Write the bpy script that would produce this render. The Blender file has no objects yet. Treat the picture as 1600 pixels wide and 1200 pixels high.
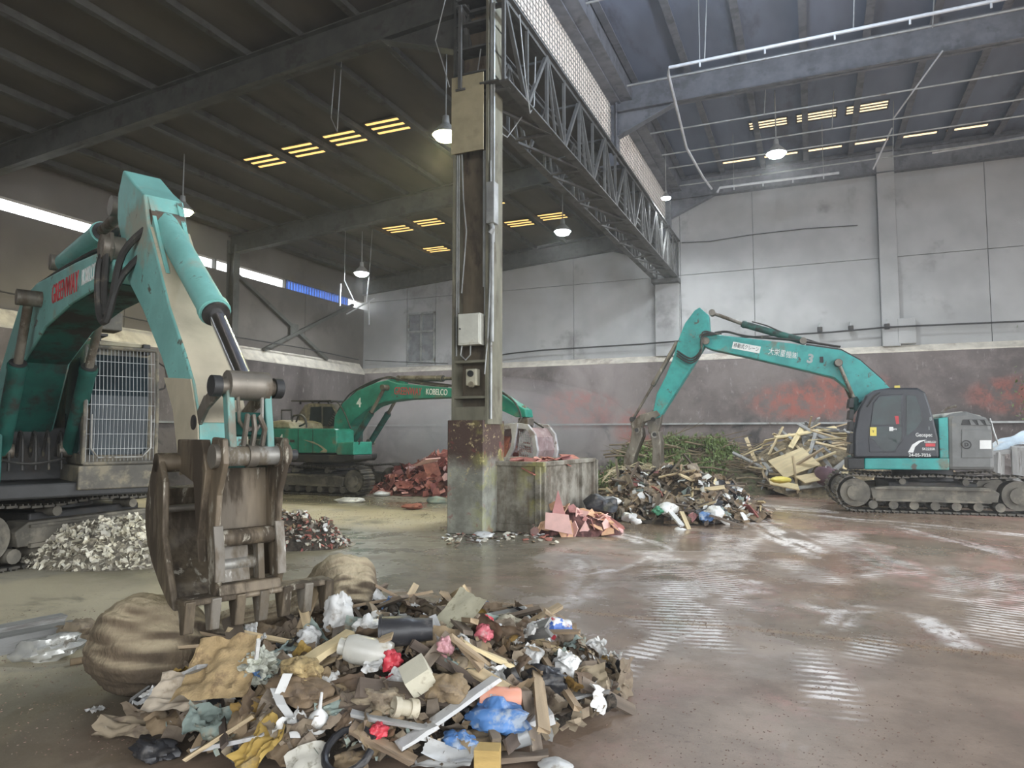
# Waste sorting hall: three excavators, rubbish heaps and a steel pillar under two roof bays
import bpy, math, random
from mathutils import Vector, Matrix, noise, Euler
R_ = math.radians
sc = bpy.context.scene
COL = sc.collection; LW = 800; HAZE = .0024
# ------------------------------------------------------------------ camera
CAM_H, FPX, YAW, PITCH = 2.0, 1100.0, R_(23.1), R_(4.06)
cd = bpy.data.cameras.new('camera'); cam = bpy.data.objects.new('camera', cd); COL.objects.link(cam)
cam.location = (0, 0, CAM_H); cam.rotation_euler = (R_(90) + PITCH, 0, YAW)
cd.sensor_width = 36; cd.lens = FPX / 1600 * 36; cd.clip_start = .05; cd.clip_end = 400
sc.camera = cam
# ------------------------------------------------------------------ world: bright overcast daylight
w = bpy.data.worlds.new('overcast_sky'); sc.world = w; w.use_nodes = True
bg = w.node_tree.nodes['Background']; bg.inputs[0].default_value = (.93, .965, 1.0, 1); bg.inputs[1].default_value = 2.9
def portal(name, loc, rot, sx, sy):
    l = bpy.data.lights.new(name, 'AREA'); l.shape = 'RECTANGLE'; l.size = sx; l.size_y = sy
    o = bpy.data.objects.new(name, l); COL.objects.link(o); o.location = loc; o.rotation_euler = rot
    l.cycles.is_portal = True
portal('front_opening', (5.4, -10.2, 5.0), (R_(90), 0, 0), 17.5, 10)
portal('side_opening', (14.4, 8.5, 5.5), (R_(90), 0, R_(90)), 37, 11)
# ------------------------------------------------------------------ exposure
vs = sc.view_settings; vs.view_transform = 'Standard'; vs.look = 'None'; vs.exposure = 0.98; vs.gamma = 1; vs.use_curve_mapping = False
cy = sc.cycles; cy.max_bounces = 6; cy.diffuse_bounces = 4; cy.glossy_bounces = 3; cy.transmission_bounces = 4; cy.transparent_max_bounces = 6; cy.volume_bounces = 0; cy.caustics_reflective = False; cy.caustics_refractive = False; cy.adaptive_threshold = .03; cy.time_limit = 1150; cy.sample_clamp_indirect = 6
# ------------------------------------------------------------------ geometry helpers
RV = Vector((math.cos(YAW), math.sin(YAW), 0)); FV = Vector((-math.sin(YAW) * math.cos(PITCH), math.cos(YAW) * math.cos(PITCH), math.sin(PITCH))); UV = RV.cross(FV)
CP = Vector((0, 0, CAM_H))
def ray(x, y): return FV + RV * ((x - 800) / FPX) + UV * ((600 - y) / FPX)
def at(x, y, X=None, Y=None, Z=None, D=None):
    r = ray(x, y)
    t = X / r.x if X is not None else Y / r.y if Y is not None else (Z - CAM_H) / r.z if Z is not None else D
    return CP + r * t
def link(o, parent=None, **kw):
    COL.objects.link(o)
    if parent: o.parent = parent
    for k, v in kw.items():
        if v is not None: o[k] = v
    return o
def empty(name, loc=(0, 0, 0), rz=0, label=None, cat=None, group=None):
    o = bpy.data.objects.new(name, None); o.location = loc; o.rotation_euler = (0, 0, rz); o.empty_display_size = .2
    return link(o, None, label=label, category=cat, group=group)
class B:
    def __init__(s): s.v = []; s.f = []
    def add(s, vs_, fs, M=None):
        k = len(s.v)
        s.v += [tuple(M @ Vector(p)) if M else tuple(p) for p in vs_]
        s.f += [tuple(i + k for i in q) for q in fs]; return s
    def box(s, c, d, rot=None, taper=1.0):
        x, y, z = d[0] / 2, d[1] / 2, d[2] / 2; t = taper
        M = Matrix.Translation(c)
        if rot is not None: M = M @ (Matrix.Rotation(rot, 4, 'Z') if isinstance(rot, (int, float)) else rot)
        return s.add([(-x, -y, -z), (x, -y, -z), (x, y, -z), (-x, y, -z), (-x * t, -y * t, z), (x * t, -y * t, z), (x * t, y * t, z), (-x * t, y * t, z)],
                     [(3, 2, 1, 0), (4, 5, 6, 7), (0, 1, 5, 4), (1, 2, 6, 5), (2, 3, 7, 6), (3, 0, 4, 7)], M)
    def bb(s, a, b): return s.box(((a[0] + b[0]) / 2, (a[1] + b[1]) / 2, (a[2] + b[2]) / 2), (abs(b[0] - a[0]), abs(b[1] - a[1]), abs(b[2] - a[2])))
    def bar(s, p, q, w_, h_, up=(0, 0, 1)):
        p = Vector(p); q = Vector(q); d = q - p; L = d.length; d = d / L
        u = Vector(up)
        if abs(d.dot(u)) > .98: u = Vector((0, 1, 0))
        a = d.cross(u).normalized(); c = a.cross(d)
        M = Matrix((a, d, c)).transposed().to_4x4(); M.translation = (p + q) / 2
        return s.box((0, 0, 0), (1, 1, 1)) if False else s.add([(x * w_ / 2, y * L / 2, z * h_ / 2) for z in (-1, 1) for x, y in ((-1, -1), (1, -1), (1, 1), (-1, 1))],
            [(3, 2, 1, 0), (4, 5, 6, 7), (0, 1, 5, 4), (1, 2, 6, 5), (2, 3, 7, 6), (3, 0, 4, 7)], M)
    def prism(s, pts, y0, y1):            # outline in x,z extruded along y
        n = len(pts)
        A = sum(pts[i][0] * pts[(i + 1) % n][1] - pts[(i + 1) % n][0] * pts[i][1] for i in range(n))
        if A < 0: pts = pts[::-1]
        if y0 > y1: y0, y1 = y1, y0
        return s.add([(p[0], y0, p[1]) for p in pts] + [(p[0], y1, p[1]) for p in pts],
                     [tuple(range(n)), tuple(range(2 * n - 1, n - 1, -1))] + [(i, i + n, (i + 1) % n + n, (i + 1) % n) for i in range(n)])
    def cyl(s, p, q, r, r2=None, n=14):
        return s.tube([p, q], r, n, r2=r2)
    def tube(s, pts, r, n=8, r2=None, caps=True, rs=None):
        pts = [Vector(p) for p in pts]; m = len(pts); k = len(s.v); pa = None
        for i, p in enumerate(pts):
            d = (pts[min(i + 1, m - 1)] - pts[max(i - 1, 0)]).normalized()
            if pa is None: a = d.orthogonal().normalized()
            else: a = (pa - d * pa.dot(d)); a = a.normalized() if a.length > 1e-6 else d.orthogonal().normalized()
            pa = a; b = d.cross(a)
            rr = rs[i] if rs else (r if r2 is None else r + (r2 - r) * i / (m - 1))
            s.v += [tuple(p + (a * math.cos(6.28318 * j / n) + b * math.sin(6.28318 * j / n)) * rr) for j in range(n)]
        for i in range(m - 1):
            for j in range(n):
                a0 = k + i * n + j; a1 = k + i * n + (j + 1) % n
                s.f.append((a0, a1, a1 + n, a0 + n))
        if caps: s.f += [tuple(k + j for j in range(n - 1, -1, -1)), tuple(k + (m - 1) * n + j for j in range(n))]
        return s
    def lathe(s, prof, n=16, M=None):     # (r,z) profile round z
        k = len(s.v); m = len(prof)
        for r, z in prof:
            for j in range(n):
                p = Vector((r * math.cos(6.28318 * j / n), r * math.sin(6.28318 * j / n), z)); s.v.append(tuple(M @ p) if M else tuple(p))
        for i in range(m - 1):
            for j in range(n):
                a0 = k + i * n + j; a1 = k + i * n + (j + 1) % n
                s.f.append((a0, a1, a1 + n, a0 + n))
        return s
    def grid(s, nx, ny, fn):
        k = len(s.v)
        s.v += [tuple(fn(i / nx, j / ny)) for j in range(ny + 1) for i in range(nx + 1)]
        s.f += [(k + j * (nx + 1) + i, k + j * (nx + 1) + i + 1, k + (j + 1) * (nx + 1) + i + 1, k + (j + 1) * (nx + 1) + i) for j in range(ny) for i in range(nx)]
        return s
    def mesh(s, name, m=None, smooth=False):
        me = bpy.data.meshes.new(name); me.from_pydata(s.v, [], s.f); me.update()
        if smooth:
            me.polygons.foreach_set('use_smooth', [True] * len(me.polygons))
            try:
                if smooth != 2: me.set_sharp_from_angle(angle=R_(38 if smooth is True else smooth))
            except Exception: pass
        if m: me.materials.append(m)
        return me
    def obj(s, name, m, parent=None, bevel=0, smooth=False, **kw):
        o = bpy.data.objects.new(name, s.mesh(name, m, smooth))
        if bevel:
            b = o.modifiers.new('bevel', 'BEVEL'); b.width = bevel; b.segments = 2; b.limit_method = 'ANGLE'; b.angle_limit = R_(40)
        return link(o, parent, **kw)
def inst(name, me, parent=None, loc=(0, 0, 0), rot=(0, 0, 0), scl=(1, 1, 1), M=None, **kw):
    o = bpy.data.objects.new(name, me)
    if M is not None: o.matrix_local = M
    else: o.location = loc; o.rotation_euler = rot; o.scale = scl
    return link(o, parent, **kw)
def text(s, size, m, parent, M, name='lettering', sx=1.0, bold=0.0, **kw):
    cu = bpy.data.curves.new('t', 'FONT'); cu.body = s; cu.size = size; cu.extrude = .004; cu.align_x = 'CENTER'; cu.align_y = 'CENTER'; cu.offset = bold
    to = bpy.data.objects.new('t', cu); COL.objects.link(to)
    dg = bpy.context.evaluated_depsgraph_get()
    me = bpy.data.meshes.new_from_object(to.evaluated_get(dg)); bpy.data.objects.remove(to)
    me.transform(Matrix.Diagonal((sx, 1, 1, 1))); me.materials.clear(); me.materials.append(m)
    o = bpy.data.objects.new(name, me); o.matrix_local = M
    return link(o, parent, **kw)
# ------------------------------------------------------------------ materials
class NT:
    def __init__(s, name):
        s.m = bpy.data.materials.new(name); s.m.use_nodes = True; s.t = s.m.node_tree; s.p = s.t.nodes['Principled BSDF']; s.out = s.t.nodes['Material Output']
    def n(s, typ, ins=None, **kw):
        nd = s.t.nodes.new(typ)
        for k, v in kw.items(): setattr(nd, k, v)
        for k, v in (ins or {}).items(): s.set(nd.inputs[k], v)
        return nd
    def set(s, sock, v):
        if isinstance(v, bpy.types.NodeSocket): s.t.links.new(v, sock)
        elif isinstance(v, (tuple, list)) and len(v) == 3 and sock.type == 'RGBA': sock.default_value = (*v, 1)
        else: sock.default_value = v
    def noise(s, vec, scale, detail=5, rough=.6, dist=0.0):
        return s.n('ShaderNodeTexNoise', {'Vector': vec, 'Scale': scale, 'Detail': detail, 'Roughness': rough, 'Distortion': dist}).outputs['Fac']
    def math(s, op, a, b=0.0, c=0.0, clamp=False):
        return s.n('ShaderNodeMath', {0: a, 1: b, 2: c}, operation=op, use_clamp=clamp).outputs[0]
    def rng(s, v, a, b, c=0.0, d=1.0, smooth=True):
        return s.n('ShaderNodeMapRange', {0: v, 1: a, 2: b, 3: c, 4: d}, interpolation_type='SMOOTHSTEP' if smooth else 'LINEAR').outputs[0]
    def mix(s, f, a, b, blend='MIX'):
        nd = s.n('ShaderNodeMix', data_type='RGBA', blend_type=blend); s.set(nd.inputs[0], f); s.set(nd.inputs[6], a); s.set(nd.inputs[7], b); return nd.outputs[2]
    def mapping(s, vec, loc=(0, 0, 0), rot=(0, 0, 0), scale=(1, 1, 1), typ='POINT'):
        return s.n('ShaderNodeMapping', {0: vec, 1: loc, 2: rot, 3: scale}, vector_type=typ).outputs[0]
    def bump(s, h, strength, dist=.02):
        s.set(s.p.inputs['Normal'], s.n('ShaderNodeBump', {'Strength': strength, 'Distance': dist, 'Height': h}).outputs[0])
    def sep(s, vec):
        o = s.n('ShaderNodeSeparateXYZ', {0: vec}).outputs; return o[0], o[1], o[2]
def sh(c, k): return tuple(min(1, x * k) for x in c)
def mat(name, col, rough=.6, metal=0.0, var=.2, vscale=2.5, dirt=None, damt=.4, dscale=1.5, bump=.15, bscale=14, rnd=0.0, stretch=(1, 1, 1), dirt2=None, d2amt=.3, d2scale=5, spec=.5, trans=0.0, world=False, alpha=None):
    N = NT(name); p = N.p
    v = N.n('ShaderNodeNewGeometry').outputs['Position'] if world else N.n('ShaderNodeTexCoord').outputs['Object']
    if stretch != (1, 1, 1): v = N.mapping(v, scale=stretch)
    c = N.mix(N.rng(N.noise(v, vscale, 3), .3, .7), sh(col, 1 - var), sh(col, 1 + var))
    r = rough
    if dirt:
        f = N.rng(N.noise(v, dscale, 6, .68), .72 - damt * .5, .86 - damt * .5)
        c = N.mix(f, c, dirt); r = N.rng(f, 0, 1, rough, .85)
    if dirt2:
        f2 = N.rng(N.noise(v, d2scale, 6, .72, .3), .7 - d2amt * .5, .78 - d2amt * .5)
        c = N.mix(f2, c, dirt2)
    if rnd:
        ri = N.n('ShaderNodeObjectInfo').outputs['Random']
        c = N.n('ShaderNodeHueSaturation', {'Hue': N.rng(ri, 0, 1, .5 - rnd * .03, .5 + rnd * .03, False), 'Saturation': 1.0, 'Value': N.rng(ri, 0, 1, 1 - rnd, 1 + rnd, False), 'Color': c}).outputs[0]
    N.set(p.inputs['Base Color'], c); N.set(p.inputs['Roughness'], r); p.inputs['Metallic'].default_value = metal
    p.inputs['Specular IOR Level'].default_value = spec; p.inputs['Transmission Weight'].default_value = trans
    if alpha is not None: p.inputs['Alpha'].default_value = alpha
    if bump: N.bump(N.noise(v, bscale, 3), bump)
    return N.m
def emit(name, col, s_):
    N = NT(name); N.p.inputs['Base Color'].default_value = (*col, 1); N.p.inputs['Emission Color'].default_value = (*col, 1); N.p.inputs['Emission Strength'].default_value = s_; N.m.cycles.emission_sampling = 'NONE'
    return N.m
MUD = (.13, .105, .075); DUST = (.36, .31, .22)
TEAL = mat('teal_paint', (.035, .30, .28), .45, var=.18, dirt=(.17, .20, .16), damt=.4, dscale=1.1, dirt2=(.07, .065, .05), d2amt=.25, d2scale=4)
TEAL_G = mat('green_paint', (.018, .23, .165), .45, var=.2, dirt=(.20, .19, .13), damt=.35, dscale=1.2, dirt2=(.07, .065, .05), d2amt=.16, d2scale=4)
TEAL_W = mat('worn_teal_paint', (.20, .47, .43), .5, var=.12, dirt=(.34, .36, .29), damt=.36, dscale=.9, dirt2=(.10, .085, .06), d2amt=.22, d2scale=5)
TEAL_D = mat('grimy_shaded_teal', (.012, .085, .068), .6, var=.3, dirt=(.03, .03, .025), damt=.5, dscale=1.6)
ARMF = mat('dusty_beige_steel', (.46, .41, .30), .7, var=.12, dirt=(.25, .22, .16), damt=.35, dscale=1.3, dirt2=(.10, .42, .37), d2amt=.1, d2scale=2)
STEEL = mat('scuffed_steel', (.20, .18, .15), .5, .55, var=.3, dirt=(.14, .11, .08), damt=.5, dscale=2.2, dirt2=(.42, .39, .33), d2amt=.22, d2scale=7, stretch=(1, 1, .45))
STEEL_B = mat('bright_worn_steel', (.33, .32, .29), .45, .4, var=.3, dirt=(.15, .125, .09), damt=.5, dscale=3, dirt2=(.55, .54, .5), d2amt=.15, d2scale=9, stretch=(1, 1, .4))
WEAR = mat('scoured_wear_steel', (.19, .17, .14), .55, .1, var=.3, dirt=(.12, .095, .065), damt=.5, dscale=3, dirt2=(.44, .42, .38), d2amt=.16, d2scale=10, stretch=(1, 1, .35))
JAW = mat('muddy_jaw_steel', (.15, .118, .08), .5, .25, var=.35, vscale=4, dirt=(.06, .045, .03), damt=.55, dscale=2.4, dirt2=(.40, .37, .30), d2amt=.24, d2scale=7, stretch=(1, 1, .22))
TEAL_L = mat('scraped_link_paint', (.13, .30, .27), .5, .1, var=.2, dirt=(.22, .20, .16), damt=.5, dscale=3, dirt2=(.07, .06, .045), d2amt=.25, d2scale=8, stretch=(1, 1, .4))
GLASS_C = mat('clean_cab_glass', (.012, .028, .028), .05, 0, var=.5, vscale=1.2, dirt=(.05, .075, .07), damt=.3, bump=0, spec=.28)
DARK = mat('dark_machine', (.025, .025, .025), .55, var=.3, dirt=(.07, .06, .05), damt=.4)
TRACK = mat('track_steel', (.085, .08, .07), .55, .5, var=.3, dirt=(.16, .14, .11), damt=.5, dscale=3)
FRAMEM = mat('muddy_frame', (.11, .10, .08), .7, var=.3, dirt=(.21, .19, .15), damt=.5, dscale=1.8)
CHROME = mat('chrome_rod', (.80, .82, .84), .22, 1.0, var=.05, bump=0)
HOSE = mat('black_hose', (.035, .033, .03), .6, var=.3, dirt=(.16, .14, .1), damt=.35, dscale=5)
CABM = mat('dark_cab', (.022, .025, .032), .4, var=.2, dirt=(.08, .078, .075), damt=.25)
CABG = mat('grimy_cab', (.11, .10, .08), .6, var=.3, dirt=(.24, .21, .15), damt=.5, dscale=3)
GREYP = mat('grey_counterweight', (.15, .155, .15), .5, var=.15, dirt=(.24, .23, .2), damt=.35, dscale=1.2)
CREAM = mat('cream_hood', (.36, .32, .22), .6, var=.2, dirt=(.2, .17, .12), damt=.45)
GLASS = mat('cab_glass', (.02, .03, .035), .06, 0, var=.3, vscale=1.5, dirt=(.08, .08, .07), damt=.2, bump=0, spec=.18)
WHITE = mat('white_paint', (.75, .76, .74), .5, var=.08, bump=0); RED = mat('red_paint', (.55, .05, .06), .5, var=.15, bump=0)
YEL = mat('yellow_label', (.75, .62, .12), .5, var=.1, bump=0); GREYT = mat('grey_letters', (.33, .38, .37), .5, var=.1, bump=0)
GALV = mat('galvanised', (.36, .37, .36), .45, .3, var=.2, dirt=(.2, .18, .15), damt=.3)
PIPEW = mat('white_pipe', (.58, .60, .62), .5, var=.12, bump=0)
# ------------------------------------------------------------------ the setting
def floor_mat():
    N = NT('wet_concrete_floor'); P = N.n('ShaderNodeNewGeometry').outputs['Position']
    x, y, z = N.sep(P)
    n1 = N.noise(P, .25, 3, .6); n2 = N.noise(P, 1.3, 6, .65); n3 = N.noise(P, 14, 4, .7); n4 = N.noise(P, 60, 2, .7)
    side = N.math('ADD', x, N.math('MULTIPLY', N.math('SUBTRACT', n1, .5), 6.0))
    redf = N.rng(side, -6.0, -1.8)
    c = N.mix(N.rng(n2, .3, .72), (.17, .152, .108), (.265, .243, .178))
    cr = N.mix(N.rng(n2, .3, .7), (.165, .115, .080), (.305, .22, .16))
    c = N.mix(redf, c, cr)
    # pink staining to the right
    c = N.mix(N.math('MULTIPLY', N.rng(N.noise(P, .7, 7, .7, .5), .52, .68), N.math('MULTIPLY', redf, .38)), c, (.38, .20, .17))
    # pale dry sand at the left
    dryb = N.math('MULTIPLY', N.rng(x, -5.4, -6.5), N.math('MULTIPLY', N.rng(y, 2.6, 3.6), N.rng(y, 7.6, 6.2)))
    dryc = N.math('MULTIPLY', N.rng(x, -7.2, -8.2), N.math('MULTIPLY', N.rng(y, 12.0, 13.2), N.rng(y, 17.5, 15.5)))
    dry = N.math('MULTIPLY', N.math('MAXIMUM', dryb, dryc), N.rng(N.noise(P, .9, 8, .68, .4), .30, .48))
    c = N.mix(N.math('MULTIPLY', dry, .95), c, (.58, .52, .38))
    # whitish residue smeared by the tracks plus painted wet reflections (mask stored per vertex, broken up by fine noise)
    res = N.n('ShaderNodeAttribute', attribute_name='residue_sheen').outputs['Fac']
    al = N.n('ShaderNodeAttribute', attribute_name='along').outputs['Fac']; rbf = N.n('ShaderNodeAttribute', attribute_name='ribbed').outputs['Fac']
    hf = N.noise(P, 7, 6, .72, .3)
    rib = N.rng(N.math('ADD', N.math('SINE', N.math('MULTIPLY', N.math('ADD', al, N.math('MULTIPLY', hf, .10)), 6.283 / .125)), N.math('MULTIPLY', N.math('SUBTRACT', hf, .5), 5.0)), -.6, 1.0)
    pat = N.math('ADD', N.math('MULTIPLY', rib, rbf), N.math('MULTIPLY', N.rng(hf, .36, .56), N.math('SUBTRACT', 1.0, rbf)))
    tot = N.math('MULTIPLY', N.math('MULTIPLY', res, pat), N.rng(n2, .30, .52, .15, 1))
    c = N.mix(N.math('MULTIPLY', tot, 1.7, clamp=True), c, (.80, .74, .70))
    pk_ = N.n('ShaderNodeAttribute', attribute_name='pink').outputs['Fac']
    c = N.mix(N.math('MULTIPLY', N.math('MULTIPLY', pk_, N.rng(hf, .36, .62)), .7), c, (.46, .22, .185))
    wetb = N.n('ShaderNodeAttribute', attribute_name='scraped').outputs['Fac']
    c = N.mix(N.math('MULTIPLY', wetb, .55), c, (.15, .105, .08))
    # fine grit and the sandy line along the slab joint
    grit = N.math('MULTIPLY', N.rng(n3, .56, .7), N.rng(N.noise(P, .8, 4), .42, .62))
    c = N.mix(N.math('MULTIPLY', grit, .55), c, (.12, .085, .07))
    ja = at(900, 955, Z=0); jb = at(1600, 1027, Z=0); jd = jb - ja
    v = N.mapping(P, loc=(ja.x, ja.y, 0), rot=(0, 0, math.atan2(jd.y, jd.x)), typ='TEXTURE'); u, t, _ = N.sep(v)
    joint = N.math('MULTIPLY', N.rng(N.math('ABSOLUTE', N.math('ADD', t, N.math('MULTIPLY', N.math('SUBTRACT', n2, .5), .2))), .10, .015), N.rng(n3, .35, .6))
    c = N.mix(N.math('MULTIPLY', joint, .7), c, (.34, .22, .12))
    c = N.mix(N.rng(n4, .3, .75, 0, .18), c, (.08, .07, .06))
    N.set(N.p.inputs['Base Color'], c)
    wet = N.rng(N.math('ADD', N.noise(P, .38, 6, .6, .3), N.math('MULTIPLY', N.math('SUBTRACT', n2, .5), .25)), .36, .56)
    near = N.rng(N.math('ADD', N.math('MULTIPLY', x, -.392), N.math('MULTIPLY', y, .92)), 5.0, 8.0)
    r = N.math('SUBTRACT', .62, N.math('MULTIPLY', N.math('MULTIPLY', wet, N.rng(near, 0, 1, .35, 1.0)), .46))
    r = N.math('ADD', r, N.math('MULTIPLY', dry, .3), clamp=True); r = N.math('ADD', r, N.math('MULTIPLY', grit, .15), clamp=True)
    r = N.math('SUBTRACT', r, N.math('MULTIPLY', tot, .12))
    N.set(N.p.inputs['Roughness'], r)
    N.bump(N.math('ADD', N.math('MULTIPLY', n2, .6), N.math('ADD', N.math('MULTIPLY', n3, .18), N.math('MULTIPLY', tot, .08))), .22, .03)
    return N.m
def push_wall_mat(kd=1.0):
    N = NT('stained_push_wall'); P = N.n('ShaderNodeNewGeometry').outputs['Position']; x, y, z = N.sep(P)
    n1 = N.noise(P, .35, 7, .62); n2 = N.noise(P, 2.2, 8, .7); n3 = N.noise(N.mapping(P, scale=(1, 1, .35)), 5, 8, .72, .4); n4 = N.noise(P, .8, 7, .66, .6)
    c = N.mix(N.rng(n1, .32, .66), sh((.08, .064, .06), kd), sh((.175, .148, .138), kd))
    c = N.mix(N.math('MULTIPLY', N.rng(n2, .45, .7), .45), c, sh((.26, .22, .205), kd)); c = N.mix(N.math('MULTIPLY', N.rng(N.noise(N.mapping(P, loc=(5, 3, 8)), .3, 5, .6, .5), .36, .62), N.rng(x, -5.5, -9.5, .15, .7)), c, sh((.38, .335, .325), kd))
    soot = N.math('MULTIPLY', N.rng(n4, .5, .62), N.rng(z, 3.4, 2.2)); c = N.mix(N.math('MULTIPLY', soot, .85), c, (.045, .043, .043))
    blob = None
    for bx, bz, rx, rz in ((-10.6, 3.3, 2.2, .9), (-11.2, 2.7, 3.0, .5), (-.2, 3.4, 2.6, .9), (1.4, 4.0, 1.6, .8), (-13.5, 1.5, 1.6, 1.2), (-7.6, 2.2, 1.2, 1.0), (7.5, 3.5, 2, .8)):
        e = N.math('ADD', N.math('POWER', N.math('DIVIDE', N.math('SUBTRACT', x, bx), rx), 2), N.math('POWER', N.math('DIVIDE', N.math('SUBTRACT', z, bz), rz), 2))
        e = N.rng(e, 1.3, .1); blob = e if blob is None else N.math('MAXIMUM', blob, e)
    c = N.mix(N.math('MULTIPLY', N.math('MULTIPLY', blob, N.rng(y, 30, 31)), N.rng(n2, .38, .6, 0, .72)), c, (.40, .105, .07))
    c = N.mix(N.rng(n3, .58, .7, 0, .55), c, (.46, .42, .40)); c = N.mix(N.rng(N.noise(N.mapping(P, rot=(0, .5, 0), scale=(6, 6, .5)), 2.2, 7, .75), .62, .7, 0, .5), c, (.06, .055, .055))
    N.set(N.p.inputs['Base Color'], c); N.p.inputs['Roughness'].default_value = .72
    N.bump(n2, .35, .03); return N.m
FLOORM = floor_mat(); PUSH = push_wall_mat(); PUSH_SHADED = push_wall_mat(.55)  # left wall gets a darkened copy, its lack of light painted in
UPPER = mat('grey_wall_panel', (.40, .405, .40), .8, var=.12, vscale=.5, dirt=(.27, .265, .26), damt=.35, dscale=.35, dirt2=(.16, .15, .14), d2amt=-.02, d2scale=2.5, world=True)
LEDGE = mat('dusty_ledge', (.62, .58, .50), .9, var=.15, dirt=(.38, .33, .28), damt=.4, dscale=.8, world=True)
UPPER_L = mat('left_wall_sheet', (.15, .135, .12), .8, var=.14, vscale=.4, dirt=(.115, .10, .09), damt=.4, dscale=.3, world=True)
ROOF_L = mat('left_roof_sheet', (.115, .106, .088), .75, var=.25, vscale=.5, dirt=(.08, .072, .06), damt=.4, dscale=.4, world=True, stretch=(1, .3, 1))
ROOF_R = mat('right_roof_sheet', (.20, .235, .32), .75, var=.2, vscale=.5, dirt=(.14, .145, .18), damt=.4, dscale=.4, world=True, stretch=(1, .3, 1))
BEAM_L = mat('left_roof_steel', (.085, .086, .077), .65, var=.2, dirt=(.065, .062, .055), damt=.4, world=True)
BEAM_R = mat('right_roof_steel', (.17, .178, .20), .65, var=.2, dirt=(.12, .125, .14), damt=.4, world=True)
TRUSSM = mat('truss_steel', (.105, .105, .10), .6, var=.2, dirt=(.07, .068, .064), damt=.4, world=True)
ST = dict(kind='structure')
import numpy as np
_T = np.random.RandomState(3).rand(4096)
def vnoise(x, y, k=0):
    xi = np.floor(x).astype(int); yi = np.floor(y).astype(int); u = x - xi; v = y - yi; u = u * u * (3 - 2 * u); v = v * v * (3 - 2 * v)
    h = lambda a, b_: _T[(a * 73 + b_ * 1031 + k * 377) & 4095]
    return (h(xi, yi) * (1 - u) + h(xi + 1, yi) * u) * (1 - v) + (h(xi, yi + 1) * (1 - u) + h(xi + 1, yi + 1) * u) * v
def sstep(v, a, b_): t = np.clip((v - a) / (b_ - a), 0, 1); return t * t * (3 - 2 * t)
gx_l = np.concatenate([np.linspace(-50, -7, 14), np.arange(-6, 9.01, .055), np.linspace(11, 45, 8)]); gy_l = np.concatenate([np.linspace(-45, 2, 14), np.arange(3, 24.01, .055), np.linspace(26, 50, 8)])
GX, GY = np.meshgrid(gx_l, gy_l); nxg, nyg = len(gx_l), len(gy_l)
wob = vnoise(GX * 1.6, GY * 1.6, 1) - .5 + .5 * (vnoise(GX * 4.3, GY * 4.3, 2) - .5); fine = vnoise(GX * 7, GY * 7, 3); med = vnoise(GX * 2.4, GY * 2.4, 4)
RES = np.zeros_like(GX); SCR = np.zeros_like(GX); PNK = np.zeros_like(GX); ALO = np.zeros_like(GX); RIB = np.zeros_like(GX)
def band(ax, ay, bx, by, wd, kind, amp=1.0, bend=0.0, k=0):
    a = at(ax, ay, Z=0); b_ = at(bx, by, Z=0); d = b_ - a; L = d.length; cx_, sx_ = d.x / L, d.y / L; mx, my = (a.x + b_.x) / 2, (a.y + b_.y) / 2
    u = (GX - mx) * cx_ + (GY - my) * sx_; t = -(GX - mx) * sx_ + (GY - my) * cx_; t = t + bend * u * u
    m_ = sstep(np.abs(u) + wob * .9, L / 2 + .3, L / 2 - .5) * sstep(np.abs(t) + wob * wd * .9, wd * 1.35, wd * .35)
    if kind == 'rib': p_ = sstep(med + .5 * fine, .25, .75)
    elif kind == 'streak': p_ = sstep(vnoise(u * .8 + k, t * 9 + k, k), .3, .62)
    else: p_ = sstep(med + .6 * fine, .35, .85)
    r_ = m_ * p_ * amp; up_ = r_ > RES; ALO[up_] = u[up_]; RIB[up_] = 1.0 if kind == 'rib' else 0.0; return r_
for i_, q_ in enumerate([(1030, 858, 1085, 1000, .42, 'rib'), (1150, 838, 1112, 935, .40, 'rib'), (1110, 782, 1300, 872, .42, 'streak', 1.0), (1300, 832, 1400, 900, .45, 'rib'), (1240, 935, 1365, 958, .30, 'fill'), (945, 1062, 1055, 985, .17, 'rib'),
        (1440, 965, 1512, 1012, .15, 'fill'), (1258, 1005, 1300, 1092, .18, 'rib', .8), (1420, 826, 1570, 868, .3, 'streak', .8), (1012, 832, 1052, 895, .28, 'streak', .9, .2), (1110, 790, 1600, 836, .3, 'streak', .8), (1590, 900, 1560, 1000, .35, 'rib', .8), (1130, 1150, 1330, 1192, .14, 'rib', .7), (1215, 1170, 1330, 1196, .12, 'fill', .6),
        (960, 776, 1310, 800, .9, 'streak', .9), (1375, 985, 1345, 1040, .22, 'rib', .7), (1160, 900, 1190, 935, .25, 'fill', .8), (930, 870, 900, 960, .3, 'streak', .35, .1), (1330, 958, 1300, 990, .25, 'streak', .7), (1210, 870, 1300, 910, .3, 'rib', .8), (1500, 890, 1480, 940, .3, 'rib', .5)]):
    RES = np.maximum(RES, band(*q_, k=i_))
for q_ in ((1215, 925, 1355, 842, .32, 'fill', .9), (1000, 900, 960, 1000, .5, 'fill', .4)): SCR = np.maximum(SCR, band(*q_))
RES *= (1 - .8 * SCR); ALO0, RIB0 = ALO.copy(), RIB.copy()
for i_, q_ in enumerate(((1100, 800, 1600, 856, .8, 'streak'), (1180, 775, 1600, 812, .6, 'streak', .8), (1330, 850, 1480, 920, .5, 'streak', .9), (930, 850, 1010, 890, .5, 'streak', .5), (1160, 1050, 1260, 1100, .2, 'streak', .8), (960, 1085, 1060, 1130, .2, 'streak', 1.0), (1560, 860, 1600, 960, .5, 'streak', .7), (1100, 890, 1250, 960, .4, 'streak', .5))): PNK = np.maximum(PNK, band(*q_, k=i_ + 40))
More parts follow.
